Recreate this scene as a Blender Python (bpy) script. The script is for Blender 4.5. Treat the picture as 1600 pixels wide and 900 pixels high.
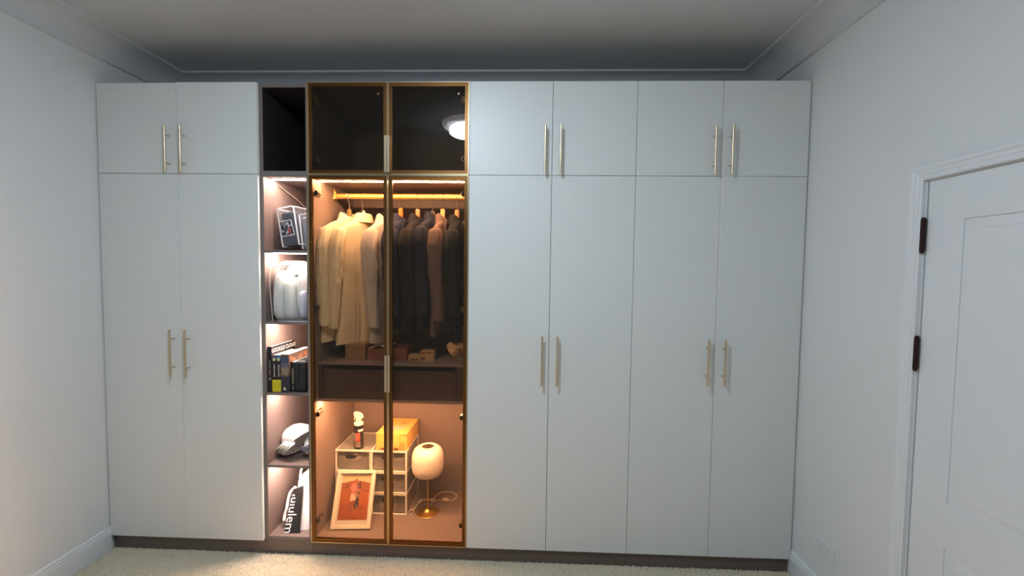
import bpy, bmesh, math, random
import numpy as np
from mathutils import Vector, Matrix
random.seed(7)
S = bpy.context.scene
COL = S.collection
for o in list(bpy.data.objects):
    bpy.data.objects.remove(o)

# ------------------------------------------------------------------ camera
cam = bpy.data.cameras.new('camera'); co = bpy.data.objects.new('camera', cam); COL.objects.link(co)
def rot(p, y, r):
    Rz = Matrix.Rotation(y, 3, 'Z'); Rx = Matrix.Rotation(p, 3, 'X'); Ry = Matrix.Rotation(r, 3, 'Y')
    return Rz @ Rx @ Ry
_R = rot(-.0457, .0337, -.0126)
cx, cy, cz = _R.col[0], _R.col[1], _R.col[2]
m = Matrix((cx, cz, -cy)).transposed().to_4x4()
m.translation = Vector((.3186, -2.2619, 1.6685))
co.matrix_world = m
cam.sensor_width = 36; cam.lens = 644.6 / 1600 * 36; cam.clip_start = .02
S.camera = co
# ------------------------------------------------------------------ world, exposure
w = bpy.data.worlds.new('world'); S.world = w; w.use_nodes = True
w.node_tree.nodes['Background'].inputs[0].default_value = (.5, .55, .6, 1)
w.node_tree.nodes['Background'].inputs[1].default_value = .05
S.view_settings.view_transform = 'Standard'; S.view_settings.look = 'None'
S.view_settings.gamma = 1; S.view_settings.exposure = 1.25
LAMP_E = 33.0      # emission of the round ceiling lamp
LED_SHELF = 175.0   # light strips in the open shelves
LED_TOP = 175.0     # strip above the clothes rail
LED_LOW = 240.0     # strip over the lower glass compartment

# ------------------------------------------------------------------ materials
def lin(c):
    c = [x / 255 for x in c]
    return tuple(x / 12.92 if x <= .04045 else ((x + .055) / 1.055) ** 2.4 for x in c) + (1,)
MATS = {}
def mat(name, c, rough=.5, metal=0, noise=0, nscale=40, bump=0, bscale=200, aniso=None, emit=None, estr=0, spec=.5, sheen=0, sub=0):
    if name in MATS: return MATS[name]
    mt = bpy.data.materials.new(name); mt.use_nodes = True; nt = mt.node_tree; N = nt.nodes; L = nt.links
    b = N['Principled BSDF']; col = lin(c)
    b.inputs['Base Color'].default_value = col; b.inputs['Roughness'].default_value = rough; b.inputs['Metallic'].default_value = metal
    b.inputs['Specular IOR Level'].default_value = spec
    if sheen: b.inputs['Sheen Weight'].default_value = sheen
    if emit: b.inputs['Emission Color'].default_value = lin(emit); b.inputs['Emission Strength'].default_value = estr
    tc = N.new('ShaderNodeTexCoord')
    def mapped(sc):
        mp = N.new('ShaderNodeMapping'); L.new(tc.outputs['Object'], mp.inputs[0])
        if aniso: mp.inputs['Scale'].default_value = aniso
        n = N.new('ShaderNodeTexNoise'); n.inputs['Scale'].default_value = sc; n.inputs['Detail'].default_value = 5
        L.new(mp.outputs[0], n.inputs['Vector']); return n
    if noise:
        n = mapped(nscale); r = N.new('ShaderNodeMix'); r.data_type = 'RGBA'
        r.inputs[6].default_value = tuple(x * (1 - noise) for x in col[:3]) + (1,)
        r.inputs[7].default_value = tuple(min(1, x * (1 + noise)) for x in col[:3]) + (1,)
        L.new(n.outputs['Fac'], r.inputs[0]); L.new(r.outputs[2], b.inputs['Base Color'])
    if bump:
        n = mapped(bscale); bp = N.new('ShaderNodeBump'); bp.inputs['Strength'].default_value = bump; bp.inputs['Distance'].default_value = .002
        L.new(n.outputs['Fac'], bp.inputs['Height']); L.new(bp.outputs[0], b.inputs['Normal'])
    MATS[name] = mt; return mt
def emission(name, c, s):
    mt = bpy.data.materials.new(name); mt.use_nodes = True; nt = mt.node_tree; nt.nodes.clear()
    e = nt.nodes.new('ShaderNodeEmission'); e.inputs[0].default_value = lin(c); e.inputs[1].default_value = s
    o = nt.nodes.new('ShaderNodeOutputMaterial'); nt.links.new(e.outputs[0], o.inputs[0]); return mt
def glass(name, tint, fres=1.45, diff=0, dcol=(255, 255, 255), rough=0.0, gl=1.0):
    mt = bpy.data.materials.new(name); mt.use_nodes = True; nt = mt.node_tree; nt.nodes.clear(); N = nt.nodes; L = nt.links
    t = N.new('ShaderNodeBsdfTransparent'); t.inputs[0].default_value = tint + (1,)
    g = N.new('ShaderNodeBsdfGlossy'); g.inputs['Roughness'].default_value = rough
    # Schlick reflectance of a thin pane, the same from both sides
    lw = N.new('ShaderNodeLayerWeight'); lw.inputs[0].default_value = .5
    pw = N.new('ShaderNodeMath'); pw.operation = 'POWER'; pw.inputs[1].default_value = 5; L.new(lw.outputs['Facing'], pw.inputs[0])
    f = N.new('ShaderNodeMath'); f.operation = 'MULTIPLY_ADD'; f0 = ((fres - 1) / (fres + 1)) ** 2; f.inputs[1].default_value = 1 - f0; f.inputs[2].default_value = f0; L.new(pw.outputs[0], f.inputs[0])
    last = t
    if diff:
        d = N.new('ShaderNodeBsdfDiffuse'); d.inputs[0].default_value = lin(dcol)
        x = N.new('ShaderNodeMixShader'); x.inputs[0].default_value = diff; L.new(t.outputs[0], x.inputs[1]); L.new(d.outputs[0], x.inputs[2]); last = x
    x = N.new('ShaderNodeMixShader'); L.new(f.outputs[0], x.inputs[0]); L.new(last.outputs[0], x.inputs[1]); L.new(g.outputs[0], x.inputs[2])
    o = N.new('ShaderNodeOutputMaterial'); L.new(x.outputs[0], o.inputs[0]); return mt
def painted(name, rough=.5):
    mt = bpy.data.materials.new(name); mt.use_nodes = True; nt = mt.node_tree
    a = nt.nodes.new('ShaderNodeVertexColor'); a.layer_name = 'print'
    b = nt.nodes['Principled BSDF']; b.inputs['Roughness'].default_value = rough
    nt.links.new(a.outputs[0], b.inputs['Base Color']); return mt

M_WALL = mat('wall_paint', (222, 225, 226), .75, bump=.05, bscale=300)
M_CEIL = mat('ceiling_paint', (208, 211, 214), .8)
M_TRIM = mat('trim_gloss_paint', (224, 228, 232), .4)
M_DOORP = mat('door_paint', (222, 227, 231), .45)
M_WHITE = mat('white_door_laminate', (219, 223, 222), .42, noise=.012, nscale=30, aniso=(8, 1, .6))
M_EDGE = mat('lit_edge_band', (244, 243, 238), .3)  # edge banding, painted whiter for the lamp light it catches
M_TAUPE = mat('taupe_laminate', (116, 109, 106), .5, noise=.08, nscale=30, aniso=(6, 6, .5))
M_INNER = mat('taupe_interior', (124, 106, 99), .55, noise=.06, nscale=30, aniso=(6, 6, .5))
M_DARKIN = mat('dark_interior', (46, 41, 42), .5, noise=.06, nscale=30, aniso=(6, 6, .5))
M_PLINTH = mat('taupe_plinth', (104, 92, 86), .5, noise=.1, nscale=20, aniso=(1, 6, 6))
M_DRAWER = mat('drawer_laminate', (66, 49, 46), .25, noise=.06, nscale=30, aniso=(.5, 6, 6))
M_GOLD = mat('champagne_metal', (214, 196, 168), .32, 1)
M_BRONZE = mat('bronze_frame', (108, 76, 44), .38, 1)
M_BRLIP = mat('bright_bronze_lip', (200, 182, 146), .3, 1)
M_BRASS = mat('brass', (214, 168, 84), .3, 1)
M_RAIL = mat('gold_rail', (232, 184, 100), .35, .7)
M_STEEL = mat('steel', (190, 184, 176), .25, 1)
M_HINGE = mat('hinge_metal', (128, 116, 104), .4, 1)
M_BLACK = mat('black_plastic', (22, 21, 22), .4)
M_GLASS = glass('bronze_glass', (.89, .81, .725), 1.38)
M_DHINGE = mat('dark_brown_hinge', (48, 26, 26), .45, .6)

# ------------------------------------------------------------------ geometry helpers
class G:
    def __init__(s): s.v = []; s.f = []; s.mi = []
    def add(s, v, f, mi=0):
        n = len(s.v); s.v += [tuple(x) for x in v]; s.f += [tuple(i + n for i in q) for q in f]; s.mi += [mi] * len(f); return s
    def box(s, x0, x1, y0, y1, z0, z1, mi=0, M=None):
        v = [(x, y, z) for x in (x0, x1) for y in (y0, y1) for z in (z0, z1)]
        if M: v = [M @ Vector(p) for p in v]
        return s.add(v, [(0, 1, 3, 2), (4, 6, 7, 5), (0, 4, 5, 1), (2, 3, 7, 6), (0, 2, 6, 4), (1, 5, 7, 3)], mi)
    def rings(s, rr, mi=0, cap=True, closed=False):
        n = len(rr[0]); v = [p for r in rr for p in r]; f = []
        K = len(rr) if closed else len(rr) - 1
        for k in range(K):
            a = k * n; b = ((k + 1) % len(rr)) * n
            for i in range(n): j = (i + 1) % n; f.append((a + i, a + j, b + j, b + i))
        if cap and not closed: f.append(tuple(range(n))[::-1]); f.append(tuple((len(rr) - 1) * n + i for i in range(n)))
        return s.add(v, f, mi)
    def lathe(s, prof, c=(0, 0, 0), n=32, mi=0, cap=True, rib=0, ribn=0, M=None):
        rr = []
        for r, z in prof:
            ring = []
            for i in range(n):
                a = 2 * math.pi * i / n; q = r * (1 + rib * math.cos(ribn * a)) if ribn else r
                p = Vector((q * math.cos(a), q * math.sin(a), z))
                if M: p = M @ p
                ring.append((p[0] + c[0], p[1] + c[1], p[2] + c[2]))
            rr.append(ring)
        return s.rings(rr, mi, cap)
    def tube(s, pts, r, n=8, mi=0, flat=1.0, closed=False):
        pts = [Vector(p) for p in pts]; rr = []; up = Vector((0, 0, 1)); prev = None
        for i, p in enumerate(pts):
            if closed: d = pts[(i + 1) % len(pts)] - pts[i - 1]
            else: d = pts[min(i + 1, len(pts) - 1)] - pts[max(i - 1, 0)]
            d.normalize()
            if prev is None:
                a = d.cross(up)
                if a.length < 1e-3: a = d.cross(Vector((1, 0, 0)))
            else: a = prev - d * prev.dot(d)
            a.normalize(); prev = a; b = d.cross(a); rad = r[i] if isinstance(r, (list, tuple)) else r
            rr.append([tuple(p + a * rad * math.cos(t) + b * rad * flat * math.sin(t)) for t in [2 * math.pi * k / n for k in range(n)]])
        return s.rings(rr, mi, True, closed)
    def cyl(s, a, b, r, n=16, mi=0): return s.tube([a, b], r, n, mi)
    def xf(s, M): s.v = [tuple(M @ Vector(p)) for p in s.v]; return s

BASE = {}
def obj(name, g, mats, parent=None, bevel=0, smooth=False, world=True, seg=1, angle=35):
    base = BASE.get(parent.name, Vector((0, 0, 0))) if (parent and world) else Vector((0, 0, 0))
    me = bpy.data.meshes.new(name)
    me.from_pydata([tuple(Vector(v) - base) for v in g.v], [], g.f)
    if not isinstance(mats, (list, tuple)): mats = [mats]
    for q in mats: me.materials.append(q)
    if len(mats) > 1:
        me.polygons.foreach_set('material_index', g.mi)
    bm = bmesh.new(); bm.from_mesh(me)
    bmesh.ops.recalc_face_normals(bm, faces=bm.faces)
    if bevel:
        es = [e for e in bm.edges if len(e.link_faces) == 2 and e.calc_face_angle(0) > .5]
        bmesh.ops.bevel(bm, geom=es, offset=bevel, segments=seg, affect='EDGES', profile=.5, clamp_overlap=True)
    bm.to_mesh(me); bm.free()
    if smooth:
        me.shade_smooth() if hasattr(me, 'shade_smooth') else None
        try: me.set_sharp_from_angle(angle=math.radians(angle))
        except Exception: pass
    o = bpy.data.objects.new(name, me); COL.objects.link(o)
    if parent: o.parent = parent; BASE[o.name] = base
    else: BASE[o.name] = Vector((0, 0, 0))
    return o
def thing(name, label, cat, loc=(0, 0, 0), group=None):
    o = bpy.data.objects.new(name, None); COL.objects.link(o); o.location = loc; o.empty_display_size = .05
    BASE[o.name] = Vector(loc); tag(o, label, cat, group); return o
def tag(o, label, cat, group=None):
    o['label'] = label; o['category'] = cat
    if group: o['group'] = group
    return o
def struct(o): o['kind'] = 'structure'; return o
def bx(*a): return G().box(*a)
def copy_tree(o, parent=None):
    c = o.copy(); COL.objects.link(c)
    if parent: c.parent = parent
    for ch in list(o.children): copy_tree(ch, c)
    return c
def text_obj(name, txt, size, M, mt, parent, ext=.0004, sx=1.0, align='CENTER'):
    cu = bpy.data.curves.new(name, 'FONT'); cu.body = txt; cu.size = size; cu.extrude = ext; cu.align_x = align; cu.align_y = 'CENTER'; cu.resolution_u = 3
    t = bpy.data.objects.new('tmp_text', cu); COL.objects.link(t)
    dg = bpy.context.evaluated_depsgraph_get(); me = bpy.data.meshes.new_from_object(t.evaluated_get(dg))
    bpy.data.objects.remove(t)
    base = BASE.get(parent.name, Vector((0, 0, 0)))
    for v in me.vertices:
        p = M @ Vector((v.co.x * sx, v.co.y, v.co.z)); v.co = p - base
    me.materials.clear(); me.materials.append(mt); me.name = name
    o = bpy.data.objects.new(name, me); COL.objects.link(o); o.parent = parent; BASE[o.name] = base; return o
def frame_M(o, ex, ey, ez):
    mm = Matrix((Vector(ex), Vector(ey), Vector(ez))).transposed().to_4x4(); mm.translation = Vector(o); return mm
def paint_plane(name, M, wd, ht, nx, ny, fn, mt, parent):
    v = [M @ Vector((wd * i / nx, ht * j / ny, 0)) for j in range(ny + 1) for i in range(nx + 1)]
    f = [(j * (nx + 1) + i, j * (nx + 1) + i + 1, (j + 1) * (nx + 1) + i + 1, (j + 1) * (nx + 1) + i) for j in range(ny) for i in range(nx)]
    base = BASE.get(parent.name, Vector((0, 0, 0)))
    me = bpy.data.meshes.new(name); me.from_pydata([tuple(p - base) for p in v], [], f)
    at = me.color_attributes.new('print', 'FLOAT_COLOR', 'CORNER'); cols = []
    for j in range(ny):
        for i in range(nx):
            c = lin(fn((i + .5) / nx, (j + .5) / ny)); cols += list(c) * 4
    at.data.foreach_set('color', cols); me.materials.append(mt)
    o = bpy.data.objects.new(name, me); COL.objects.link(o); o.parent = parent; BASE[o.name] = base; return o

# ------------------------------------------------------------------ room shell
XL, XR, YB, YF, ZC = -2.094, 1.812, .575, -4.2, 2.945
struct(obj('floor', bx(XL - .1, XR + .1, YF - .1, YB + .1, -.1, -.006), mat('carpet_backing', (150, 138, 116), .95)))
struct(obj('ceiling', bx(XL - .1, XR + .1, YF - .1, YB + .1, ZC, ZC + .1), M_CEIL))
struct(obj('wall_back', bx(XL - .1, XR + .1, YB, YB + .1, 0, ZC), M_WALL))
struct(obj('wall_left', bx(XL - .1, XL, YF, YB, 0, ZC), M_WALL))
struct(obj('wall_front', bx(XL - .1, XR + .1, YF - .1, YF, 0, ZC), M_WALL))
# right wall with the doorway cut out
DY0, DY1, DZ = -1.50, -.652, 2.018
g = G(); g.box(XR, XR + .1, DY1, YB, 0, ZC); g.box(XR, XR + .1, YF, DY0, 0, ZC); g.box(XR, XR + .1, DY0, DY1, DZ, ZC)
struct(obj('wall_right', g, M_WALL))
# cornice: cove profile along three walls, (distance from wall, z)
prof = [(0, 2.815), (.014, 2.818), (.016, 2.838)]
for k in range(1, 8):
    a = k / 8 * math.pi / 2; prof.append((.016 + .108 * (1 - math.cos(a)), 2.838 + .094 * math.sin(a)))
prof += [(.126, 2.932), (.136, 2.934), (.137, 2.9451), (0, 2.9451)]
def sweep(name, pts_fn, mt):
    A = [pts_fn(d, z, 0) for d, z in prof]; B = [pts_fn(d, z, 1) for d, z in prof]
    return struct(obj(name, G().rings([A, B]), mt))
sweep('trim_1', lambda d, z, e: (XL + d, (YB - d) if e else YF, z), M_CEIL)
sweep('trim_2', lambda d, z, e: (XR - d, (YB - d) if e else YF, z), M_CEIL)
sweep('trim_3', lambda d, z, e: ((XR - d) if e else (XL + d), YB - d, z), M_CEIL)
# baseboards
bp = [(0, 0), (.016, 0), (.016, .098), (.013, .101), (.013, .105), (.0155, .108), (.0155, .114), (.011, .117), (.011, .121), (.013, .124), (.012, .132), (.006, .138), (0, .138)]
def base(name, x, sgn, ya, yb):
    struct(obj(name, G().rings([[(x + sgn * d, ya, z) for d, z in bp], [(x + sgn * d, yb, z) for d, z in bp]]), M_TRIM))
base('baseboard_left', XL, 1, YF, -.0005)
base('baseboard_right', XR, -1, -.592, -.0005); base('trim_5', XR, -1, YF, -1.562)
# carpet pile: real tufts where the floor is in view
def carpet():
    rng = np.random.default_rng(3)
    xs = np.arange(XL + .012, XR - .012, .0056); ys = np.arange(-.72, .018, .0056)
    X, Y = np.meshgrid(xs, ys); n = X.size
    X = X.ravel() + rng.uniform(-.003, .003, n); Y = Y.ravel() + rng.uniform(-.003, .003, n)
    h = rng.uniform(.006, .010, n) - .004; a = rng.uniform(0, 6.28, n); r = rng.uniform(.003, .0042, n)
    tx = X + rng.uniform(-.004, .004, n); ty = Y + rng.uniform(-.004, .004, n); V = np.empty((n, 6, 3))
    for k in range(3):
        t = a + k * 2.094; V[:, k] = np.stack([X + r * np.cos(t), Y + r * np.sin(t), np.full(n, -.006)], 1)
        V[:, 3 + k] = np.stack([tx + .6 * r * np.cos(t), ty + .6 * r * np.sin(t), h + rng.uniform(-.001, .001, n)], 1)
    me = bpy.data.meshes.new('carpet_pile'); me.vertices.add(n * 6); me.vertices.foreach_set('co', V.ravel())
    q = np.array([[0, 1, 4, 3], [1, 2, 5, 4], [2, 0, 3, 5]]); t3 = np.array([3, 4, 5])
    off = (np.arange(n) * 6)[:, None]
    loops = np.concatenate([(q.ravel()[None] + off), (t3[None] + off)], 1).ravel()
    me.loops.add(len(loops)); me.loops.foreach_set('vertex_index', loops)
    st = (np.arange(n) * 15)[:, None] + np.array([0, 4, 8, 12])[None]
    me.polygons.add(n * 4); me.polygons.foreach_set('loop_start', st.ravel())
    me.update(calc_edges=True); me.validate()
    me.materials.append(mat('carpet', (228, 217, 192), .95, noise=.22, nscale=55, spec=.1, sheen=.2))
    o = bpy.data.objects.new('carpet_pile', me); COL.objects.link(o); o['kind'] = 'stuff'
    tag(o, 'beige cut pile carpet in front of the wardrobes', 'carpet'); return o
carpet()
struct(obj('floor', bx(XL, XR, YF, -.72, -.006, .003), mat('carpet', (228, 217, 192))))

# ------------------------------------------------------------------ room door in the right wall
door = bpy.data.objects.new('door_1', None); COL.objects.link(door); struct(door); BASE['door_1'] = Vector((0, 0, 0))
def leaf():
    g = G(); x = XR + .004; y0, y1 = DY0 + .004, DY1 - .0065; z1 = DZ - .004
    panels = [(y0 + .128, y1 - .129, .857, 1.862), (y0 + .128, y1 - .129, .20, .697)]
    # back slab
    g.box(x + .009, x + .04, y0, y1, .008, z1)
    # stiles and rails
    ya, yb = panels[0][0], panels[0][1]
    g.box(x, x + .009, yb, y1, .008, z1); g.box(x, x + .009, y0, ya, .008, z1)
    for za, zb in ((.008, .20), (.697, .857), (1.862, z1)): g.box(x, x + .009, ya, yb, za, zb)
    for a, b, c, d in panels:
        def rect(i, xx): return [(xx, a + i, c + i), (xx, b - i, c + i), (xx, b - i, d - i), (xx, a + i, d - i)]
        g.rings([rect(.0, x + .0042), rect(.004, x + .004), rect(.035, x + .0032), rect(.037, x + .0008), rect(.045, x + .0005)], cap=False)
        r = rect(.045, x + .0005); g.add(r, [(0, 1, 2, 3)])
    return g
obj('leaf', leaf(), M_DOORP, door)
def casing():
    g = G(); P = [(.0, 0), (.0, .014), (.006, .017), (.018, .012), (.022, .015), (.034, .015), (.040, .019), (.052, .019), (.055, .014), (.055, 0)]
    # P: (distance outward from opening, protrusion into room)
    def pt(d, h, k):
        d += .002
        return {0: (XR - h, DY1 + d, 0), 1: (XR - h, DY1 + d, DZ + d), 2: (XR - h, DY0 - d, DZ + d), 3: (XR - h, DY0 - d, 0)}[k]
    g.rings([[pt(d, h, k) for d, h in P] for k in range(4)])
    # jamb lining and stop
    for a in ((XR - .001, XR + .09, DY1 - .003, DY1, 0, DZ), (XR - .001, XR + .09, DY0, DY0 + .003, 0, DZ), (XR - .001, XR + .09, DY0, DY1, DZ - .003, DZ)): g.box(*a)
    return g
obj('casing', casing(), M_TRIM, door)
for zc in (1.814, 1.368, .25):
    g = G(); yy = DY1 - .003
    for k in range(5):
        g.cyl((XR - .008, yy, zc - .060 + k * .0242), (XR - .008, yy, zc - .060 + k * .0242 + .0232), .0085, 14)
    g.cyl((XR - .008, yy, zc + .06), (XR - .008, yy, zc + .067), .006, 12); g.cyl((XR - .008, yy, zc - .067), (XR - .008, yy, zc - .06), .006, 12)
    h = obj('hinge', g, M_DHINGE, door, smooth=True); h['label'] = 'dark brown butt hinge'
# behind the door: unseen slab added so no light leaks
struct(obj('doorway_closing_slab', bx(XR + .1, XR + .12, DY0 - .1, DY1 + .1, 0, DZ + .1), M_WALL))
g = bx(XR - .006, XR, -.298, -.180, .268, .342)
s = obj('wall_socket', g, mat('socket_plastic', (220, 223, 225), .5), bevel=.002)
tag(s, 'pale grey wall socket plate low on the right wall above the baseboard', 'socket')
for yc in (-.262, -.216): obj('rocker_switch', bx(XR - .0078, XR - .006, yc - .006, yc + .006, .316, .328), mat('socket_switch', (214, 218, 220), .4), s)
for yc in (-.270, -.255, -.224, -.209): obj('pin_slot', bx(XR - .0064, XR - .006, yc, yc + .002, .292, .300), mat('socket_slot', (150, 153, 156), .4), s)

# ------------------------------------------------------------------ ceiling lamp (behind the viewer's head, mirrored in the glass)
LX, LY = -.19, -1.43
lamp = thing('ceiling_lamp', 'round two-tier white ceiling lamp, mirrored in the upper right glass door', 'lamp', (LX, LY, ZC))
obj('housing', G().lathe([(.25, ZC), (.252, ZC - .012), (.235, ZC - .034), (.19, ZC - .036)], (LX, LY, 0), 64), mat('lamp_housing', (225, 222, 235), .5, emit=(240, 238, 255), estr=1.3), lamp, smooth=True)
obj('diffuser', G().lathe([(.186, ZC - .0365), (.19, ZC - .045), (.188, ZC - .078), (.176, ZC - .088)], (LX, LY, 0), 64), emission('lamp_diffuser', (222, 241, 255), LAMP_E), lamp, smooth=True)

# ------------------------------------------------------------------ wardrobes
ZB, ZS, ZT = .0837, 2.1776, 2.6774
def handle_geo(x, zc, ln):
    g = G(); y = -.034
    g.cyl((x, y, zc - ln / 2), (x, y, zc + ln / 2), .0062, 16)
    for d in (-.3, .3): g.cyl((x, y, zc + d * ln), (x, .001, zc + d * ln), .0042, 10)
    return g
def slab_door(parent, x0, x1, z0, z1, hx, hz, hl, warp=0, gap=.0013, dy=0):
    g = G(); x0 += gap; x1 -= gap; z0 += gap; z1 -= gap
    nz = 9; rr = []
    for k in range(nz):
        z = z0 + (z1 - z0) * k / (nz - 1); t = max(0, (z - 1.2) / (z1 - 1.2)) if warp else 0
        yl = dy - warp * t ** 1.5
        rr.append([(x0, yl, z), (x1, dy, z), (x1, dy + .0185, z), (x0, yl + .0185, z)])
    g.rings(rr)
    for i_, q_ in enumerate(g.f):
        if len(q_) == 4 and i_ % 4 in (1, 3) and i_ < 4 * (nz - 1): g.mi[i_] = 1
    d = obj('door', g, [M_WHITE, M_EDGE], parent, bevel=.0007)
    h = obj('handle', handle_geo(hx, hz, hl), M_GOLD, d, smooth=True); h['label'] = 'brushed champagne bar handle'
    return d
def carcass(parent, x0, x1, z0, z1):
    g = G(); t = .018
    g.box(x0, x0 + t, .0195, YB - .006, z0, z1); g.box(x1 - t, x1, .0195, YB - .006, z0, z1)
    g.box(x0 + t, x1 - t, .0195, YB - .006, z0, z0 + t); g.box(x0 + t, x1 - t, .0195, YB - .006, z1 - t, z1); g.box(x0 + t, x1 - t, YB - .014, YB - .006, z0 + t, z1 - t)
    return obj('carcass', g, M_TAUPE, parent)
def closed_pair(x0, x1, lab_lo, lab_up, hx1, hx2, hz_lo, hl_lo, warp=0, step=0):
    xm = (x0 + x1) / 2
    for up in (0, 1):
        z0, z1 = (ZS, ZT) if up else (ZB, ZS)
        t = thing('overhead_cabinet' if up else 'wardrobe', lab_up if up else lab_lo, 'cabinet' if up else 'wardrobe', ((x0 + x1) / 2, .29, z0 if up else 0), 'overhead cabinets with plain white doors' if up else 'tall wardrobes with plain white doors')
        carcass(t, x0, x1, z0, z1)
        hz, hl = (2.307, .256) if up else (hz_lo, hl_lo)
        slab_door(t, x0, xm, z0, z1 - (step if up else 0), hx1, hz, hl)
        slab_door(t, xm, x1, z0, z1, hx2, hz, hl, warp=0 if up else warp)
        if not up: obj('plinth', bx(x0 + (.004 if x0 < -2 else 0), x1 - .001, .020, .036, .0, ZB - .001), M_PLINTH, t)
XA, XS, XG = -2.088, -1.1745, -.895
closed_pair(XA, XS, 'tall white two-door wardrobe with gold bar handles beside the left wall', 'white two-door overhead cabinet beside the left wall, above the tall wardrobe', -1.673, -1.586, 1.170, .272, step=.003)
closed_pair(0, .9, 'tall white two-door wardrobe directly right of the lit glass wardrobe', 'white two-door overhead cabinet directly right of the dark glass cabinet', .411, .494, 1.169, .272)
closed_pair(.9, 1.8, 'tall white two-door wardrobe beside the right wall', 'white two-door overhead cabinet beside the right wall', 1.304, 1.392, 1.178, .252, warp=.010)
struct(obj('trim_4', bx(1.8003, XR, .012, .03, 0, ZT), M_WHITE))

# open shelf column ---------------------------------------------------
def shell(parent, x0, x1, z0, z1, mi=M_INNER, t=.018, y0=.020, skip_bottom=False, top_t=.018, bot_t=.018):
    y1 = YB - .006
    for a, b in ((x0, x0 + t), (x1 - t, x1)): obj('side_panel', G().box(a, b, y0 + .001, y1, z0, z1, 1).box(a, b, y0, y0 + .001, z0, z1, 0), [M_TAUPE, mi], parent)
    obj('top_panel', G().box(x0 + t, x1 - t, y0 + .001, y1, z1 - top_t, z1, 1).box(x0 + t, x1 - t, y0, y0 + .001, z1 - top_t, z1, 0), [M_TAUPE, mi], parent)
    obj('bottom_panel', G().box(x0 + t, x1 - t, y0 + .001, y1, z0, z0 + bot_t, 1).box(x0 + t, x1 - t, y0, y0 + .001, z0, z0 + bot_t, 0), [M_TAUPE, mi], parent)
    obj('back_panel', bx(x0 + t, x1 - t, y1 - .008, y1 - .0001, z0 + bot_t, z1 - top_t), mi, parent)
xs0, xs1 = XS + .0006, XG - .0006
top = thing('open_shelf_box', 'empty dark open cubby above the lit shelf column', 'cabinet', ((xs0 + xs1) / 2, .29, ZS))
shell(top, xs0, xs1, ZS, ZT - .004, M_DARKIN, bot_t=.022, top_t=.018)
col = thing('open_shelf_unit', 'narrow taupe open shelf column with lit shelves left of the glass wardrobe', 'shelf unit', ((xs0 + xs1) / 2, .29, 0))
shell(col, xs0, xs1, ZB, ZS - .0005, M_INNER, top_t=.0105)
obj('plinth', bx(XS + .0005, XG - .0005, .020, .036, 0, ZB - .001), M_PLINTH, col)
SZ = [(1.744, 1.759), (1.339, 1.353), (.931, .945), (.508, .523)]
M_LEDS = emission('shelf_light', (255, 226, 210), LED_SHELF)
for a, b in SZ:
    obj('shelf', G().box(xs0 + .018, xs1 - .018, .021, YB - .014, a, b, 1).box(xs0 + .018, xs1 - .018, .020, .021, a, b, 0), [M_TAUPE, M_INNER], col, bevel=.0006)
for z in (ZS - .011, 1.744, 1.339, .931, .508):
    o = obj('light_strip', G().box(xs0 + .024, xs1 - .024, .088, .098, z - .0022, z - .0002, 0), [M_LEDS], col)
    o['label'] = 'thin glowing light strip'
# glass wardrobe -------------------------------------------------------
gx0, gx1 = XG, 0
up = thing('glass_overhead_cabinet', 'dark overhead cabinet with two bronze-framed smoked glass doors', 'cabinet', ((gx0 + gx1) / 2, .29, ZS))
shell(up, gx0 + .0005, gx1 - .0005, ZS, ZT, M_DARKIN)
gw = thing('glass_wardrobe', 'lit wardrobe with two tall bronze-framed glass doors, jackets and drawer inside', 'wardrobe', ((gx0 + gx1) / 2, .29, 0))
shell(gw, gx0 + .0005, gx1 - .0005, ZB, ZS - .0005, M_INNER)
obj('plinth', bx(gx0 + .001, gx1 - .001, .020, .036, 0, ZB - .001), M_PLINTH, gw)
def glass_door(parent, x0, x1, z0, z1, hside, hz0, hz1, n):
    x0 += .0015; x1 -= .0015; z0 += .0015; z1 -= .0015; g = G(); L_, F = .004, .023
    def fr(i0, i1, y0, y1, mi):
        for a in ((x0 + i0, x0 + i1, z0 + i0, z1 - i0), (x1 - i1, x1 - i0, z0 + i0, z1 - i0)): g.box(a[0], a[1], y0, y1, a[2], a[3], mi)
        g.box(x0 + i1, x1 - i1, y0, y1, z1 - i1, z1 - i0, mi); g.box(x0 + i1, x1 - i1, y0, y1, z0 + i0, z0 + i1, mi)
    fr(0, L_, 0.0, .019, 1); fr(L_, F, .004, .018, 0)
    d = obj('door', g, [M_BRONZE, M_BRLIP], parent); d['label'] = 'bronze framed glass door'
    p = obj('glass_pane', bx(x0 + F - .001, x1 - F + .001, .007, .011, z0 + F - .001, z1 - F + .001), M_GLASS, d); p['label'] = 'bronze tinted glass pane'
    hx = (x1 - .0135, x1 + .0003) if hside > 0 else (x0 - .0003, x0 + .0135)
    h = obj('handle', bx(hx[0], hx[1], -.016, .0, hz0, hz1), M_GOLD, d, bevel=.0012); h['label'] = 'slim champagne edge pull'
xm = (gx0 + gx1) / 2
glass_door(up, gx0, xm, ZS, ZT, 1, 2.186, 2.386, 0); glass_door(up, xm, gx1, ZS, ZT, -1, 2.186, 2.386, 0)
glass_door(gw, gx0, xm, ZB, ZS, 1, .974, 1.180, 0); glass_door(gw, xm, gx1, ZB, ZS, -1, .974, 1.180, 0)
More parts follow.
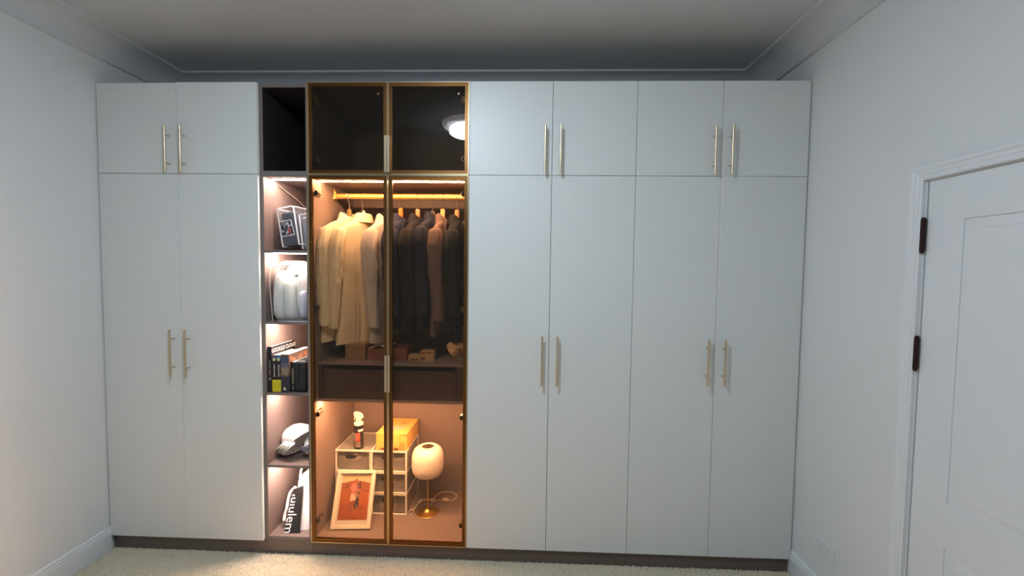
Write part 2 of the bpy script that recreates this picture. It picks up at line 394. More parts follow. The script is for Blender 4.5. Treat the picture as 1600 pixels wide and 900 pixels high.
def hinge(parent, side, z):
    g = G(); s = 1 if side < 0 else -1; X = (gx0 + .0185) if side < 0 else (gx1 - .0185)
    def b(a0, a1, y0, y1, z0, z1): g.box(min(X + s * a0, X + s * a1), max(X + s * a0, X + s * a1), y0, y1, z0, z1)
    b(0, .003, .045, .095, z - .016, z + .016); b(.003, .012, .04, .088, z - .008, z + .008); b(.010, .024, .0215, .048, z - .014, z + .014)
    g.cyl((X + s * .017, .0215, z), (X + s * .017, .034, z), .0115, 16)
    g.cyl((X + s * .010, .085, z), (X + s * .015, .085, z), .005, 10); g.cyl((X + s * .010, .062, z), (X + s * .015, .062, z), .004, 10)
    o = obj('hinge', g, M_HINGE, parent, bevel=.001); o['label'] = 'metal concealed hinge'
for z in (2.08, 1.437, .825, .199):
    hinge(gw, -1, z); hinge(gw, 1, z)
for z in (2.59, 2.27): hinge(up, -1, z); hinge(up, 1, z)
for x in (-.507, -.063): obj('catch', bx(x - .006, x + .006, .0215, .032, ZT - .062, ZT - .050), M_STEEL, up, bevel=.001)
M_LEDT = emission('wardrobe_light_top', (255, 210, 166), LED_TOP); M_LEDB = emission('wardrobe_light_low', (255, 204, 160), LED_LOW)
M_PROF = mat('light_profile', (190, 170, 150), .4)
def strip(parent, x0, x1, y, z, mt):
    o = obj('light_strip', G().box(x0, x1, y - .005, y + .005, z - .0025, z - .0003, 0), mt, parent); o['label'] = 'glowing linear light strip'
strip(gw, gx0 + .024, gx1 - .024, .094, ZS - .0185, M_LEDT)
# drawer block
ix0, ix1 = gx0 + .0187, gx1 - .0187
obj('shelf', bx(ix0, ix1, .062, YB - .016, 1.104, 1.120), M_INNER, gw, bevel=.0008)
obj('drawer_stile', bx(ix0, -.850, .062, .50, .906, 1.103), M_DRAWER, gw)
obj('drawer_stile', bx(-.073, ix1, .062, .50, .906, 1.103), M_DRAWER, gw)
obj('divider_panel', bx(ix0, ix1, .062, YB - .016, .888, .9055), M_INNER, gw)
g = G().box(-.848, -.075, .064, .082, .908, 1.076).box(-.848, -.836, .082, .48, .912, 1.07).box(-.087, -.075, .082, .48, .912, 1.07).box(-.836, -.087, .082, .48, .912, .918).box(-.836, -.087, .47, .48, .918, 1.07)
obj('slot_shade_panel', bx(-.8495, -.0735, .0825, .0845, 1.0775, 1.1035), mat('slot_shade', (10, 9, 9), .8), gw)  # black panel painted in as the shade within the gap
dr = obj('drawer', g, M_DRAWER, gw, bevel=.001); dr['label'] = 'wide dark brown drawer with a recessed finger slot'
strip(gw, ix0 + .006, ix1 - .006, .085, .8878, M_LEDB)
# clothes rail
RY, RZ = .285, 2.108
g = G(); rr = []
for x in (ix0 + .004, ix1 - .004):
    rr.append([(x, RY + .0075 * math.cos(t), RZ + .0085 * math.copysign(1, math.sin(t)) * (abs(math.sin(t)) ** .3) + (.0085 * math.sin(t))) for t in [2 * math.pi * k / 20 for k in range(20)]])
g.rings(rr); rl = obj('clothes_rail', g, M_RAIL, gw, smooth=True); rl['label'] = 'gold oval clothes rail'
for X, s in ((ix0, 1), (ix1, -1)):
    g = G(); A = [(X, RY - .028, RZ - .024), (X, RY + .028, RZ - .024), (X, RY + .012, RZ + .045), (X, RY - .012, RZ + .045)]
    B = [(X + s * .012, RY - .013, RZ - .020), (X + s * .012, RY + .013, RZ - .020), (X + s * .010, RY + .009, RZ + .026), (X + s * .010, RY - .009, RZ + .026)]
    g.rings([A, B]); obj('rail_bracket', g, M_RAIL, rl, bevel=.001)

# ------------------------------------------------------------------ hangers and jackets
def fabric(name, c, rough=.85, n=.06): return mat(name, c, rough, noise=n, nscale=25, spec=.15)
def jacket(x, yaw, mt, label, front=1, length=.76, zc=2.0, wid=1.0, seed=0, thick=1.0, lapel_mat=None, hanger=None, button=(60, 50, 42), yoff=0):
    """local: X = thickness (front side = +front), Y = shoulder width, Z down from the collar top"""
    rnd = random.Random(seed); ph = [rnd.uniform(0, 6.28) for _ in range(8)]
    zb = zc - length
    t = thing('suit_jacket', label, 'jacket', (x, RY + yoff, zb), 'suit jackets hanging on the gold rail')
    R = Matrix.Rotation(yaw, 4, 'Z'); T = Matrix.Translation(Vector((x, RY + yoff, zc))) @ R
    # body rings: z, half width, half thickness, shoulder drop
    prof = [(-.030, .060, .042), (-.045, .072, .050), (-.060, .105, .054), (-.078, .150, .055), (-.098, .185, .053), (-.120, .198, .052), (-.16, .190, .055), (-.22, .186, .058), (-.30, .182, .056), (-.38, .176, .052), (-.46, .178, .052), (-.54, .186, .054), (-.62, .195, .056), (-.70, .202, .058), (-length, .206, .060)]
    n = 110; rr = []
    prof = [q for q in prof if q[0] > -length + .02] + [(-length, prof[-1][1], prof[-1][2])]
    def at(z):
        for q0, q1 in zip(prof, prof[1:]):
            if z >= q1[0]:
                t_ = (q0[0] - z) / (q0[0] - q1[0]); return [q0[1] + (q1[1] - q0[1]) * t_, q0[2] + (q1[2] - q0[2]) * t_]
        return list(prof[-1][1:])
    zs = [q[0] for q in prof[:7]] + [-.16 - (length - .16) * k_ / 34 for k_ in range(1, 35)]
    fd = [(rnd.uniform(-.17, .17), rnd.uniform(.006, .016), rnd.uniform(.005, .012) * rnd.choice((-1, 1)), rnd.uniform(-.05, .05)) for _ in range(14)]
    for z in zs:
        a, b = at(z); ring = []; k = max(0, min(1, (-z - .10) / .5))
        for i in range(n):
            u = 2 * math.pi * i / n; cu, su = math.cos(u), math.sin(u)
            yy = a * wid * math.copysign(abs(su) ** .75, su); xx = b * thick * .62 * math.copysign(abs(cu) ** .8, cu)
            sg = 1 if cu > 0 else -1; dx = 0
            for (y0_, w_, am, dr) in fd: dx += am * math.exp(-((yy - y0_ - dr * k * 1.5) / w_) ** 2) * (.25 + .75 * k)
            dx += .004 * math.sin(yy * 30 + z * 26 + ph[2]) * math.exp(-((z + .42) / .10) ** 2)        # pulls at the waist
            dx += .0035 * math.sin(yy * 22 - z * 34 + ph[3]) * math.exp(-((z + .17) / .05) ** 2)       # drag lines under the armhole
            if sg != front and z < -.05: dx -= .0035 * math.exp(-(yy / .003) ** 2)                       # centre back seam
            if sg != front and z < -length + .24: dx += .004 * (1 if yy > 0 else 0) * math.exp(-max(0, yy) / .05)  # vent overlap
            xx += sg * dx * abs(cu) ** .5 + .012 * k * math.sin(yy * 14 + ph[3]); yy += .008 * k * math.sin(ph[4] + z * 7)
            ring.append((xx, yy, z + (.005 * math.sin(3 * u + ph[5]) if z <= -length + .001 else 0)))
        rr.append(ring)
    g = G().rings(rr).xf(T); obj('body', g, mt, t, smooth=True, angle=60)
    # sleeves
    for s in (-1, 1):
        rr = []; m_ = 40; sl = length * .86
        for k in range(41):
            q = k / 40; z = -.098 - (sl - .09) * q
            yc = s * (.188 * wid + .030 * min(1, q * 5) + .006 * math.sin(q * 5 + ph[6])); xc = front * (.004 + .022 * q ** 2) + .002 * math.sin(q * 7 + ph[7])
            ra = (.052 - .016 * q) * (.55 + .45 * min(1, (q * 9) ** .5 if q > 0 else 0)) * thick ** .5; rb = ra * .85
            if k == 0: ra *= .5; rb *= .5
            ring = []
            for i in range(m_):
                u = 2 * math.pi * i / m_; wv = 1 + .05 * math.sin(2 * u + 26 * q + ph[1]) * math.exp(-((q - .45) / .22) ** 2) + .06 * math.sin(3 * u - 52 * q + ph[2]) * math.exp(-((q - .5) / .25) ** 2) + .05 * math.sin(6 * u + ph[3] + 9 * q) + .04 * math.sin(9 * u - 6 * q + ph[4]) + .04 * math.sin(70 * q + u * 2) * math.exp(-((q - .93) / .08) ** 2)
                ring.append((xc + ra * wv * math.cos(u) * .95, yc + rb * wv * math.sin(u) * .85, z + .006 * math.sin(u) * (k == 0)))
            rr.append(ring)
        obj('sleeve', G().rings(rr).xf(T), mt, t, smooth=True, angle=70)
    # stand-and-fall collar
    rr = []
    for z, a, b in ((-.058, .086, .050), (-.034, .074, .046), (-.008, .064, .040), (.0, .056, .034), (-.006, .050, .030), (-.034, .052, .030)):
        rr.append([(b * math.cos(u) * thick ** .5 - front * (.006), a * math.sin(u), z - (.03 if math.cos(u) * front > .1 else 0) * math.cos(u) * front) for u in [2 * math.pi * i / 28 for i in range(28)]])
    obj('collar', G().rings(rr, cap=False).xf(T), lapel_mat or mt, t, smooth=True, angle=60)
    # lapels on the front face
    for s in (-1, 1):
        X = front * (.036 * thick); P = [(s * .050, -.035), (s * .088, -.075), (s * .100, -.150), (s * .070, -.165), (s * .075, -.185), (s * .012, -.40), (s * .002, -.40), (s * .018, -.20), (s * .034, -.08)]
        A = [(X + front * .002, y, z) for y, z in P]; B = [(X + front * .008, y, z) for y, z in P]
        obj('lapel', G().rings([A, B]).xf(T), lapel_mat or mt, t, bevel=.001)
    for z in (-.43, -.52):
        g = G().cyl((front * .034 * thick, .012, z), (front * .043 * thick, .012, z), .009, 12)
        obj('button', g.xf(T), mat('button_%d_%d_%d' % button, button, .4), t)
    return t
def hanger(x, yaw, label, neck, wood, zc=2.0, disc=None, neck_h=.03, dx=0):
    t = thing('coat_hanger', label, 'hanger', (x, RY, zc - .06), 'hangers on the gold rail')
    R = Matrix.Rotation(yaw, 4, 'Z'); T = Matrix.Translation(Vector((x, RY, zc))) @ R
    g = G(); k = 14; pts = []; top = RZ + .021 - zc
    for i in range(k + 1):
        a = math.radians(-30 + 210 * i / k); pts.append((0, .016 * math.cos(a) * 1, top - .012 + .0145 * math.sin(a)))
    pts = [(0, .016, top - .02)] [:0] + pts
    rest = [(0, -.016, top - .022), (0, -.010, top - .045), (0, 0, top - .062), (0, 0, neck_h - .004)]
    g.tube(pts + rest, .0018, 8); g.xf(T)
    obj('hook', g, M_STEEL, t, smooth=True)
    g = G().lathe([(.012, -.02), (.014, -.01), (.014, neck_h - .004), (.010, neck_h)], (0, 0, 0), 16); 
    obj('neck', g.xf(T), neck, t, smooth=True)
    g = G().tube([(0, -.15, -.125), (0, -.11, -.098), (0, -.05, -.066), (0, 0, -.040), (0, .05, -.066), (0, .11, -.098), (0, .15, -.125)], [.007, .009, .010, .012, .010, .009, .007], 10)
    obj('shoulder_bar', g.xf(T), wood, t, smooth=True)
    if disc:
        g = G().cyl((.013, -.006, .008), (.017, -.006, .008), .011, 18)
        obj('size_disc', g.xf(T), mat('size_disc_white', (235, 230, 215), .5), t)
    return t
W_OR = mat('orange_wood', (224, 120, 48), .4); W_TAN = mat('tan_wood', (190, 140, 98), .5); W_LT = mat('light_wood', (232, 178, 120), .45)
W_BK = mat('hanger_black', (44, 34, 28), .4); W_OLV = mat('hanger_olive', (128, 112, 60), .5)
C_CR1 = fabric('cream_linen', (204, 192, 166)); C_CR2 = fabric('cream_cotton', (208, 192, 164)); C_STR = fabric('pale_grey_wool', (176, 164, 156))
C_BLUE = fabric('slate_blue_wool', (40, 42, 62)); C_CHAR = fabric('charcoal_wool', (30, 28, 32)); C_NAVY = fabric('navy_wool', (34, 35, 47))
C_MAUVE = fabric('mauve_brown_wool', (98, 80, 73)); C_DKGR = fabric('dark_grey_green_wool', (28, 30, 30))
r_ = math.radians
JK = [
 (-.785, -20, C_CR1, 'pale cream suit jacket at the left end of the rail, half behind another cream one', 1, .775, 2.005, 1.0, 1, 1.0),
 (-.702, -19, C_CR2, 'warm cream suit jacket with its back seam showing, second from the left on the rail', -1, .79, 2.0, 1.0, 2, 1.15),
 (-.560, -6, C_STR, 'pale grey-beige suit jacket half hidden behind the meeting glass door frames', 1, .77, 1.995, .98, 3, 1.0),
 (-.462, -2, C_BLUE, 'slate blue suit jacket on a hanger with an orange neck', 1, .70, 2.0, .95, 4, 1.0),
 (-.356, -3, C_CHAR, 'charcoal grey suit jacket on a tan-necked hanger between two navy-toned ones', 1, .71, 2.0, .98, 5, 1.05),
 (-.262, -8, C_NAVY, 'dark navy suit jacket tight against the left of the mauve-brown one', 1, .70, 2.012, .98, 6, .85),
 (-.200, -2, C_MAUVE, 'mauve-brown suit jacket with a notched lapel showing', 1, .725, 2.0, .97, 7, .85),
 (-.112, 0, C_DKGR, 'dark grey-green suit jacket at the right end of the rail', 1, .70, 1.995, .98, 8, 1.05),
]
for (x, yw, mt, lab, fr, ln, zc, wd, sd, th) in JK:
    jacket(x, r_(yw), mt, lab, fr, ln, zc, wd, sd, th)
HG = [(-.785, -20, 'hanger with an olive neck holding the pale cream jacket at the left end', W_OLV, W_OLV, None, 2.005, .022),
 (-.702, -19, 'black hanger with a white size disc above the second cream jacket', W_BK, W_BK, 1, 2.0, .026),
 (-.560, -6, 'hanger of the grey-beige jacket behind the meeting door frames', W_BK, W_BK, None, 1.995, .02),
 (-.462, -2, 'hanger with a bright orange neck holding the slate blue jacket', W_OR, W_OR, None, 2.0, .036),
 (-.356, -3, 'tan wooden hanger holding the charcoal jacket', W_TAN, W_TAN, None, 2.0, .030),
 (-.262, -8, 'slim hanger with a plain steel neck holding the dark navy jacket', M_STEEL, W_BK, None, 2.012, .010),
 (-.200, -2, 'light wooden hanger holding the mauve-brown jacket', W_LT, W_LT, None, 2.0, .032),
 (-.112, 0, 'tan wooden hanger holding the dark grey-green jacket at the right end', W_TAN, W_TAN, None, 1.995, .034)]
for (x, yw, lab, nk, wd, dc, zc, nh) in HG: hanger(x, r_(yw), lab, nk, wd, zc, dc, nh)

# ------------------------------------------------------------------ things on the shelf above the drawer
SHZ = 1.1203
CARD = mat('brown_card', (140, 104, 76), .8, noise=.06, nscale=60); CARD2 = mat('red_brown_card', (126, 72, 54), .75, noise=.06, nscale=60); KRAFT = mat('kraft_card', (176, 138, 98), .8, noise=.08, nscale=80)
def carton(name, x0, x1, y0, y1, z0, h, mt, label, lidh=.0, cat='box', group=None, printc=None, yaw=0):
    t = thing(name, label, cat, ((x0 + x1) / 2, (y0 + y1) / 2, z0), group)
    b_ = .0015 if lidh else 0
    obj('body', bx(x0 + b_, x1 - b_, y0 + b_, y1 - b_, z0, z0 + h - lidh), mt, t, bevel=.001)
    if lidh: obj('lid', bx(x0, x1, y0, y1, z0 + h - lidh + .0002, z0 + h), mt, t, bevel=.0015)
    if printc:
        g = G(); w_ = x1 - x0
        for (a, b, c, d) in printc: g.box(x0 + w_ * a, x0 + w_ * b, y0 - .0006, y0 + b_, z0 + h * c, z0 + h * d)
        obj('printed_mark', g, mat('faded_red_print', (128, 72, 52), .7), t)
    t.rotation_euler.z = yaw
    return t
carton('shoe_box', -.752, -.628, .135, .44, SHZ, .094, CARD, 'large brown cardboard box under the cream jackets', .026)
carton('shoe_box', -.612, -.505, .125, .33, SHZ, .068, CARD2, 'reddish brown box with a sheet of paper on it, left of the door handles', .0)
carton('shoe_box', -.478, -.378, .13, .33, SHZ, .068, CARD2, 'dark reddish box just right of the door frames on the shelf', .0)
carton('small_carton', -.366, -.300, .115, .18, SHZ, .036, KRAFT, 'small kraft carton standing alone beside the double stack', .0, printc=[(.15, .9, .15, .45)])
carton('small_carton', -.296, -.212, .105, .18, SHZ, .040, KRAFT, 'small kraft carton at the bottom of the stack of two', .0, printc=[(.1, .38, .25, .8)])
carton('small_carton', -.290, -.212, .110, .17, SHZ + .0403, .024, KRAFT, 'flat kraft carton on top of the stack of two', .0, printc=[(.08, .3, .2, .8), (.4, .92, .3, .75)])
carton('small_carton', -.112, -.030, .110, .19, SHZ, .032, mat('grey_carton', (112, 100, 92), .7), 'small grey carton under the crumpled brown paper', .0, printc=[(.1, .45, .3, .7)])
def crumple(name, c, r, mt, label, cat, seed, sub=3, sharp=.35, zmin=None):
    bm = bmesh.new(); bmesh.ops.create_icosphere(bm, subdivisions=sub, radius=1); rnd = random.Random(seed)
    dirs = [Vector((rnd.gauss(0, 1), rnd.gauss(0, 1), rnd.gauss(0, 1))).normalized() for _ in range(26)]; am = [rnd.uniform(.4, 1) for _ in dirs]
    for v in bm.verts:
        d = v.co.normalized(); k = 1.0
        for q, a in zip(dirs, am):
            s_ = d.dot(q)
            if s_ > .55: k -= sharp * a * (s_ - .55)
            elif -.15 < s_ < 0: k += .05 * a
        v.co = Vector((c[0] + d.x * k * r[0], c[1] + d.y * k * r[1], c[2] + d.z * k * r[2]))
        if zmin is not None: v.co.z = max(v.co.z, zmin)
    g = G(); g.v = [tuple(v.co) for v in bm.verts]; g.f = [tuple(v.index for v in f.verts) for f in bm.faces]; g.mi = [0] * len(g.f); bm.free()
    return tag(obj(name, g, mt, smooth=False), label, cat)
crumple('paper_bag', (-.090, .165, 1.197), (.066, .07, .058), mat('crumpled_kraft_paper', (206, 160, 104), .7, bump=.3, bscale=60), 'crumpled tan paper bundle on a small grey carton by the right door edge', 'paper bag', 5, 3, .55, SHZ + .0325)
g = G(); nx = 8; v = []
for j in range(5):
    for i in range(nx + 1): v.append((-.605 + .11 * i / nx, .13 + .045 * j, SHZ + .0695 + .018 * math.exp(-((i - 4.5) / 2) ** 2) * (1 - .12 * j)))
v += [(a, b, c + .0008) for a, b, c in v]; n0 = 5 * (nx + 1); f = []
for j in range(4):
    for i in range(nx):
        a = j * (nx + 1) + i; f += [(a, a + 1, a + nx + 2, a + nx + 1), (a + n0, a + nx + 1 + n0, a + nx + 2 + n0, a + 1 + n0)]
for i in range(nx): f += [(i, i + n0, i + 1 + n0, i + 1), (4 * (nx + 1) + i, 4 * (nx + 1) + i + 1, 4 * (nx + 1) + i + 1 + n0, 4 * (nx + 1) + i + n0)]
for j in range(4): a = j * (nx + 1); b = a + nx; f += [(a, a + nx + 1, a + nx + 1 + n0, a + n0), (b, b + n0, b + nx + 1 + n0, b + nx + 1)]
tag(obj('tissue_paper', G().add(v, f), mat('tissue_white', (226, 214, 200), .7), smooth=True), 'white tissue sheet peaked on top of the reddish brown box', 'paper')
crumple('cloth_bag', (-.805, .28, 1.19), (.042, .11, .075), mat('black_cloth', (30, 28, 30), .9), 'dark soft bag on the shelf left of the large brown box', 'bag', 9, 3, .25, SHZ + .0003)

# ------------------------------------------------------------------ lower compartment
FZ = ZB + .0185
# stackable clear drawer boxes 2 x 3
M_CLR = glass('frosted_plastic', (.93, .92, .9), 1.4, .22, (235, 225, 215), .25); M_CLR2 = glass('clear_drawer_plastic', (.9, .88, .86), 1.4, .16, (225, 215, 205), .2)
M_RIM = mat('white_plastic_rim', (232, 222, 206), .4)
OW, OH, OD = .2285, .1378, .286
def drawer_box():
    t = thing('drawer_box', '', 'storage box', (0, 0, 0), 'stacked clear drawer boxes')
    w, h, d, r = OW - .001, OH - .0006, OD, .0045; e = .0025
    obj('shell', G().box(r, w - r, r, d - r, 0.001, .001 + e).box(r, w - r, r, d - r, h - e - .001, h - .001).box(.001, .001 + e, r, d - r, r, h - r).box(w - e - .001, w - .001, r, d - r, r, h - r).box(r, w - r, d - e - .001, d - .001, r, h - r), M_CLR, t)
    g = G()
    for x in (0, w - 2 * r):
        for z in (0, h - 2 * r): g.box(x, x + 2 * r, 0, 2 * r, z, z + 2 * r)
        for y in (0, d - 2 * r): g.box(x, x + 2 * r, y, y + 2 * r, 2 * r, h - 2 * r)
        for z in (0, h - r): g.box(x + (r if x else 0), x + (r if not x else 2 * r), 2 * r, d - 2 * r, z, z + r)
    for z in (0, h - 2 * r): g.box(2 * r, w - 2 * r, 0, 2 * r, z, z + 2 * r); g.box(2 * r, w - 2 * r, d - 2 * r, d, z, z + 2 * r)
    obj('rim', g, M_RIM, t)
    q = .012; g = G().box(q, w - q, .016, .019, q, h - q).box(q, q + .002, .019, d - .03, q, h - .03).box(w - q - .002, w - q, .019, d - .03, q, h - .03).box(q, w - q, .019, d - .03, q - .0015, q).box(q, w - q, d - .033, d - .03, q, h - .03)
    dd = obj('drawer', g, M_CLR2, t)
    g = G(); A = []; B = []; C_ = []
    for i in range(24):
        a = 2 * math.pi * i / 24; sx_ = .022 * (1 if math.cos(a) > 0 else -1); A.append((w / 2 - .02 + sx_ + .011 * math.cos(a), .0148, h * .64 + .011 * math.sin(a))); B.append((w / 2 - .02 + sx_ + .011 * math.cos(a), .0158, h * .64 + .011 * math.sin(a)))
    g.rings([A, B]); obj('grip_hole_shade', g, mat('grip_shade_dark', (36, 28, 26), .6), dd)  # dark plate painted as the shade inside the grip hole
    return t
proto = drawer_box(); oy, ox = .254, -.8705
OL = [['clear drawer box at the left bottom of the stack behind the picture frame', 'clear drawer box in the left column, middle tier, mostly behind the picture frame', 'clear drawer box at the top left of the stack, under the spray bottle'],
      ['clear drawer box at the right bottom of the stack, beside the lamp base', 'clear drawer box in the right column, middle tier', 'clear drawer box at the top right of the stack, under the yellow package']]
for i in range(2):
    for k in range(3):
        o = proto if (i == 0 and k == 0) else copy_tree(proto)
        o.location = (ox + i * OW, oy, FZ + .0005 + k * OH); o['label'] = OL[i][k]
OT = FZ + .0005 + 3 * OH
# contents of the drawer boxes
cont = [('cloth_bundle', (.07, .10, .03), (.045, .06, .022), 0, 2, (210, 196, 180), 'pale cloth bundle in the top left drawer box', 'cloth'),
        ('cloth_bundle', (.12, .12, .034), (.08, .07, .022), 1, 2, (200, 186, 170), 'pale cloth bundle in the top right drawer box', 'cloth'),
        ('cloth_bundle', (.13, .12, .036), (.08, .08, .026), 1, 1, (190, 176, 160), 'pale cloth bundle in the middle right drawer box', 'cloth'),
        ('cloth_bundle', (.10, .14, .036), (.07, .09, .024), 0, 1, (190, 176, 160), 'pale cloth bundle in the middle left drawer box', 'cloth')]
for nm, p, r, i, k, c, lab, cat in cont:
    zz = FZ + k * OH + .0125; crumple(nm, (ox + i * OW + p[0] + .01, oy + p[1] + .03, zz + r[2]), r, mat('cloth_%d' % c[0], c, .9), lab, cat, 11 + k + i * 5, 2, .4, zz)
for j, (dx, hh, cc, lab) in enumerate(((.05, .075, (226, 214, 200), 'white bottle at the left inside the bottom right drawer box'), (.085, .06, (120, 112, 104), 'grey jar in the middle of the bottom right drawer box'), (.125, .05, (200, 186, 170), 'low pale jar at the right inside the bottom right drawer box'))):
    b = thing('toiletry_bottle', lab, 'bottle', (ox + OW + dx, oy + .06, FZ + .0125), 'toiletries in the bottom drawer box')
    x_, y_, z_ = ox + OW + dx, oy + .06, FZ + .0125
    obj('body', G().lathe([(.014, 0), (.016, .004), (.016, hh - .012), (.010, hh - .004), (.008, hh)], (x_, y_, z_), 18), mat('bottle_%d' % cc[0], cc, .4), b, smooth=True)
    obj('cap', G().lathe([(.0095, hh), (.0095, hh + .012)], (x_, y_, z_ + .0002), 14), M_RIM, b)
# spray bottle
bx_, by_ = -.735, .292
sb = thing('spray_bottle', 'black spray bottle with a white trigger head on the top left drawer box', 'bottle', (bx_, by_, OT))
obj('body', G().lathe([(.026, 0), (.029, .004), (.0295, .13), (.028, .142), (.020, .15), (.015, .154)], (bx_, by_, OT), 28), mat('bottle_black', (30, 24, 24), .25), sb, smooth=True)
def labp(u, v):
    if v > .87 and u > .6: return (220, 214, 200)
    if .34 < v < .80 and .42 < u < .72: return (214, 84, 60) if v > .45 else (178, 60, 56)
    if .34 < v < .80 and .2 < u < .42: return (150, 138, 120) if (int(v * 30) % 3) else (70, 60, 56)
    if .05 < v < .3 and .2 < u < .75: return (150, 140, 128) if int(v * 60) % 2 else (60, 54, 52)
    return (38, 30, 32)
def curved_label(name, cxx, cyy, r, z0, z1, a0, a1, nx, nz, fn, parent):
    v = []; f = []; base_ = BASE[parent.name]
    for j in range(nz + 1):
        for i in range(nx + 1):
            a = a0 + (a1 - a0) * i / nx; v.append(tuple(Vector((cxx + r * math.cos(a), cyy + r * math.sin(a), z0 + (z1 - z0) * j / nz)) - base_))
    f = [(j * (nx + 1) + i, j * (nx + 1) + i + 1, (j + 1) * (nx + 1) + i + 1, (j + 1) * (nx + 1) + i) for j in range(nz) for i in range(nx)]
    me = bpy.data.meshes.new(name); me.from_pydata(v, [], f); at = me.color_attributes.new('print', 'FLOAT_COLOR', 'CORNER'); cols = []
    for j in range(nz):
        for i in range(nx): cols += list(lin(fn((i + .5) / nx, (j + .5) / nz))) * 4
    at.data.foreach_set('color', cols); me.materials.append(M_PRINT); o = bpy.data.objects.new(name, me); COL.objects.link(o); o.parent = parent; return o
M_PRINT = painted('printed_ink', .5)
def vn(u, v, s, seed=0):
    def h(i, j): return math.modf(abs(math.sin(i * 127.1 + j * 311.7 + seed * 74.7) * 43758.5453))[0]
    x, y = u * s, v * s; i, j = math.floor(x), math.floor(y); a, b = x - i, y - j; a = a * a * (3 - 2 * a); b = b * b * (3 - 2 * b)
    return (h(i, j) * (1 - a) + h(i + 1, j) * a) * (1 - b) + (h(i, j + 1) * (1 - a) + h(i + 1, j + 1) * a) * b
curved_label('product_label', bx_, by_, .0299, OT + .010, OT + .128, r_(-170), r_(-5), 24, 40, labp, sb)
obj('neck_ring', G().lathe([(.022, .148), (.0285, .151), (.0290, .162), (.024, .168), (.015, .170)], (bx_, by_, OT), 24), M_RIM, sb, smooth=True)
g = G(); TM = Matrix.Translation((bx_, by_, OT + .170)) @ Matrix.Rotation(r_(-20), 4, 'Z')
P = [(-.018, 0), (-.016, .022), (-.030, .030), (-.036, .046), (-.034, .056), (-.020, .062), (.010, .060), (.028, .050), (.034, .036), (.033, .026), (.020, .030), (.017, .020), (.017, 0)]
g.rings([[(x, -.008, z) for x, z in P], [(x * .98, -.011, z) for x, z in P][:0] or [(x, .008, z) for x, z in P]]).xf(TM)
obj('spray_head', g, M_RIM, sb, bevel=.003, seg=2)
g = G().tube([(-.026, 0, .034), (-.030, 0, .020), (-.036, 0, .008), (-.035, 0, .002)], [.005, .0045, .004, .003], 8).xf(TM); obj('trigger', g, M_RIM, sb, smooth=True)
# yellow package
YP = mat('yellow_package', (222, 174, 88), .55, noise=.05, nscale=40, bump=.15, bscale=50); YT = mat('yellow_tape', (244, 190, 84), .3)
px0, px1, py0, py1, ph_ = -.612, -.416, .262, .535, .106
yp = thing('yellow_parcel', 'yellow taped parcel on the top right drawer box', 'parcel', ((px0 + px1) / 2, (py0 + py1) / 2, OT))
obj('body', bx(px0, px1, py0, py1, OT + .0004, OT + ph_), YP, yp, bevel=.003, seg=2)
g = G().box(px0 - .001, px1 + .001, py0 - .004, py1, OT + ph_ - .0005, OT + ph_ + .002)
obj('top_flap', g, YP, yp, bevel=.0008)
g = G().box(px0 + .03, px1 - .045, py0 - .0035, py0, OT + .030, OT + ph_ - .002).box(px0 + .03, px1 - .05, py0 - .005, py0 - .0036, OT + .02, OT + .066)
obj('front_flap', g, mat('yellow_flap', (228, 180, 92), .45), yp, bevel=.0008)
g = G().box(px0 + .02, px1 - .015, py0 - .0024, py0, OT + .004, OT + .024).box(px1 - .042, px1 - .014, py0 - .0045, py0, OT + .008, OT + .060)
obj('folded_corner', g, mat('orange_flap', (206, 146, 72), .5), yp, bevel=.0008)
for (a, b) in ((px0 + .035, .020), (px0 + .115, .026)): obj('torn_tape', bx(a, a + b, py0 - .0062, py0 - .0051, OT + .012, OT + .020), mat('torn_brown', (120, 80, 40), .7), yp)
def parcel_print(u, v):
    if .34 < u < .72 and .22 < v < .52: return (226, 196, 170) if (int(u * 40) + int(v * 34)) % 3 else (190, 140, 110)
    for k in range(4):
        if abs(u - .60 - k * .07) < .016 and .58 < v < .88: return (170, 112, 34)
    if .15 < u < .2 and .2 < v < .5: return (176, 118, 40)
    return (226, 180, 96)
paint_plane('shipping_print', frame_M((px0 + .012, py0 + .01, OT + ph_ + .0024), (1, 0, 0), (0, 1, 0), (0, 0, 1)), px1 - px0 - .024, py1 - py0 - .03, 40, 48, parcel_print, M_PRINT, yp)

# picture frame leaning on the drawer boxes
fy0, fz0, fy1, fz1 = .091, FZ + .0005, .228, .388
L_ = math.hypot(fy1 - fy0, fz1 - fz0); ey = Vector((-.012, (fy1 - fy0), (fz1 - fz0))).normalized(); ex = Vector((1, .03, 0)); ex = (ex - ey * ex.dot(ey)).normalized(); ez = ex.cross(ey)
pf = thing('picture_frame', 'white framed photo print leaning against the clear drawer boxes', 'picture frame', (-.71, .10, FZ))
FM = frame_M((-.828, fy0, fz0 + .003), ex, ey, ez); FW, FH = .236, .321
g = G(); b_ = .019
g.box(0, b_, 0, FH, -.016, .003).box(FW - b_, FW, 0, FH, -.016, .003).box(b_, FW - b_, 0, b_, -.016, .003).box(b_, FW - b_, FH - b_, FH, -.016, .003)
obj('frame', g.xf(FM), mat('white_frame', (240, 226, 204), .4), pf, bevel=.001)
obj('backing', bx(b_, FW - b_, b_, FH - b_, -.014, -.008).xf(FM), mat('frame_mat_white', (238, 226, 208), .6), pf)
def seg(px, py, ax, ay, bx2, by2, r):
    dx, dy = bx2 - ax, by2 - ay; t = max(0, min(1, ((px - ax) * dx + (py - ay) * dy) / (dx * dx + dy * dy + 1e-9)))
    return math.hypot(px - ax - t * dx, py - ay - t * dy) < r
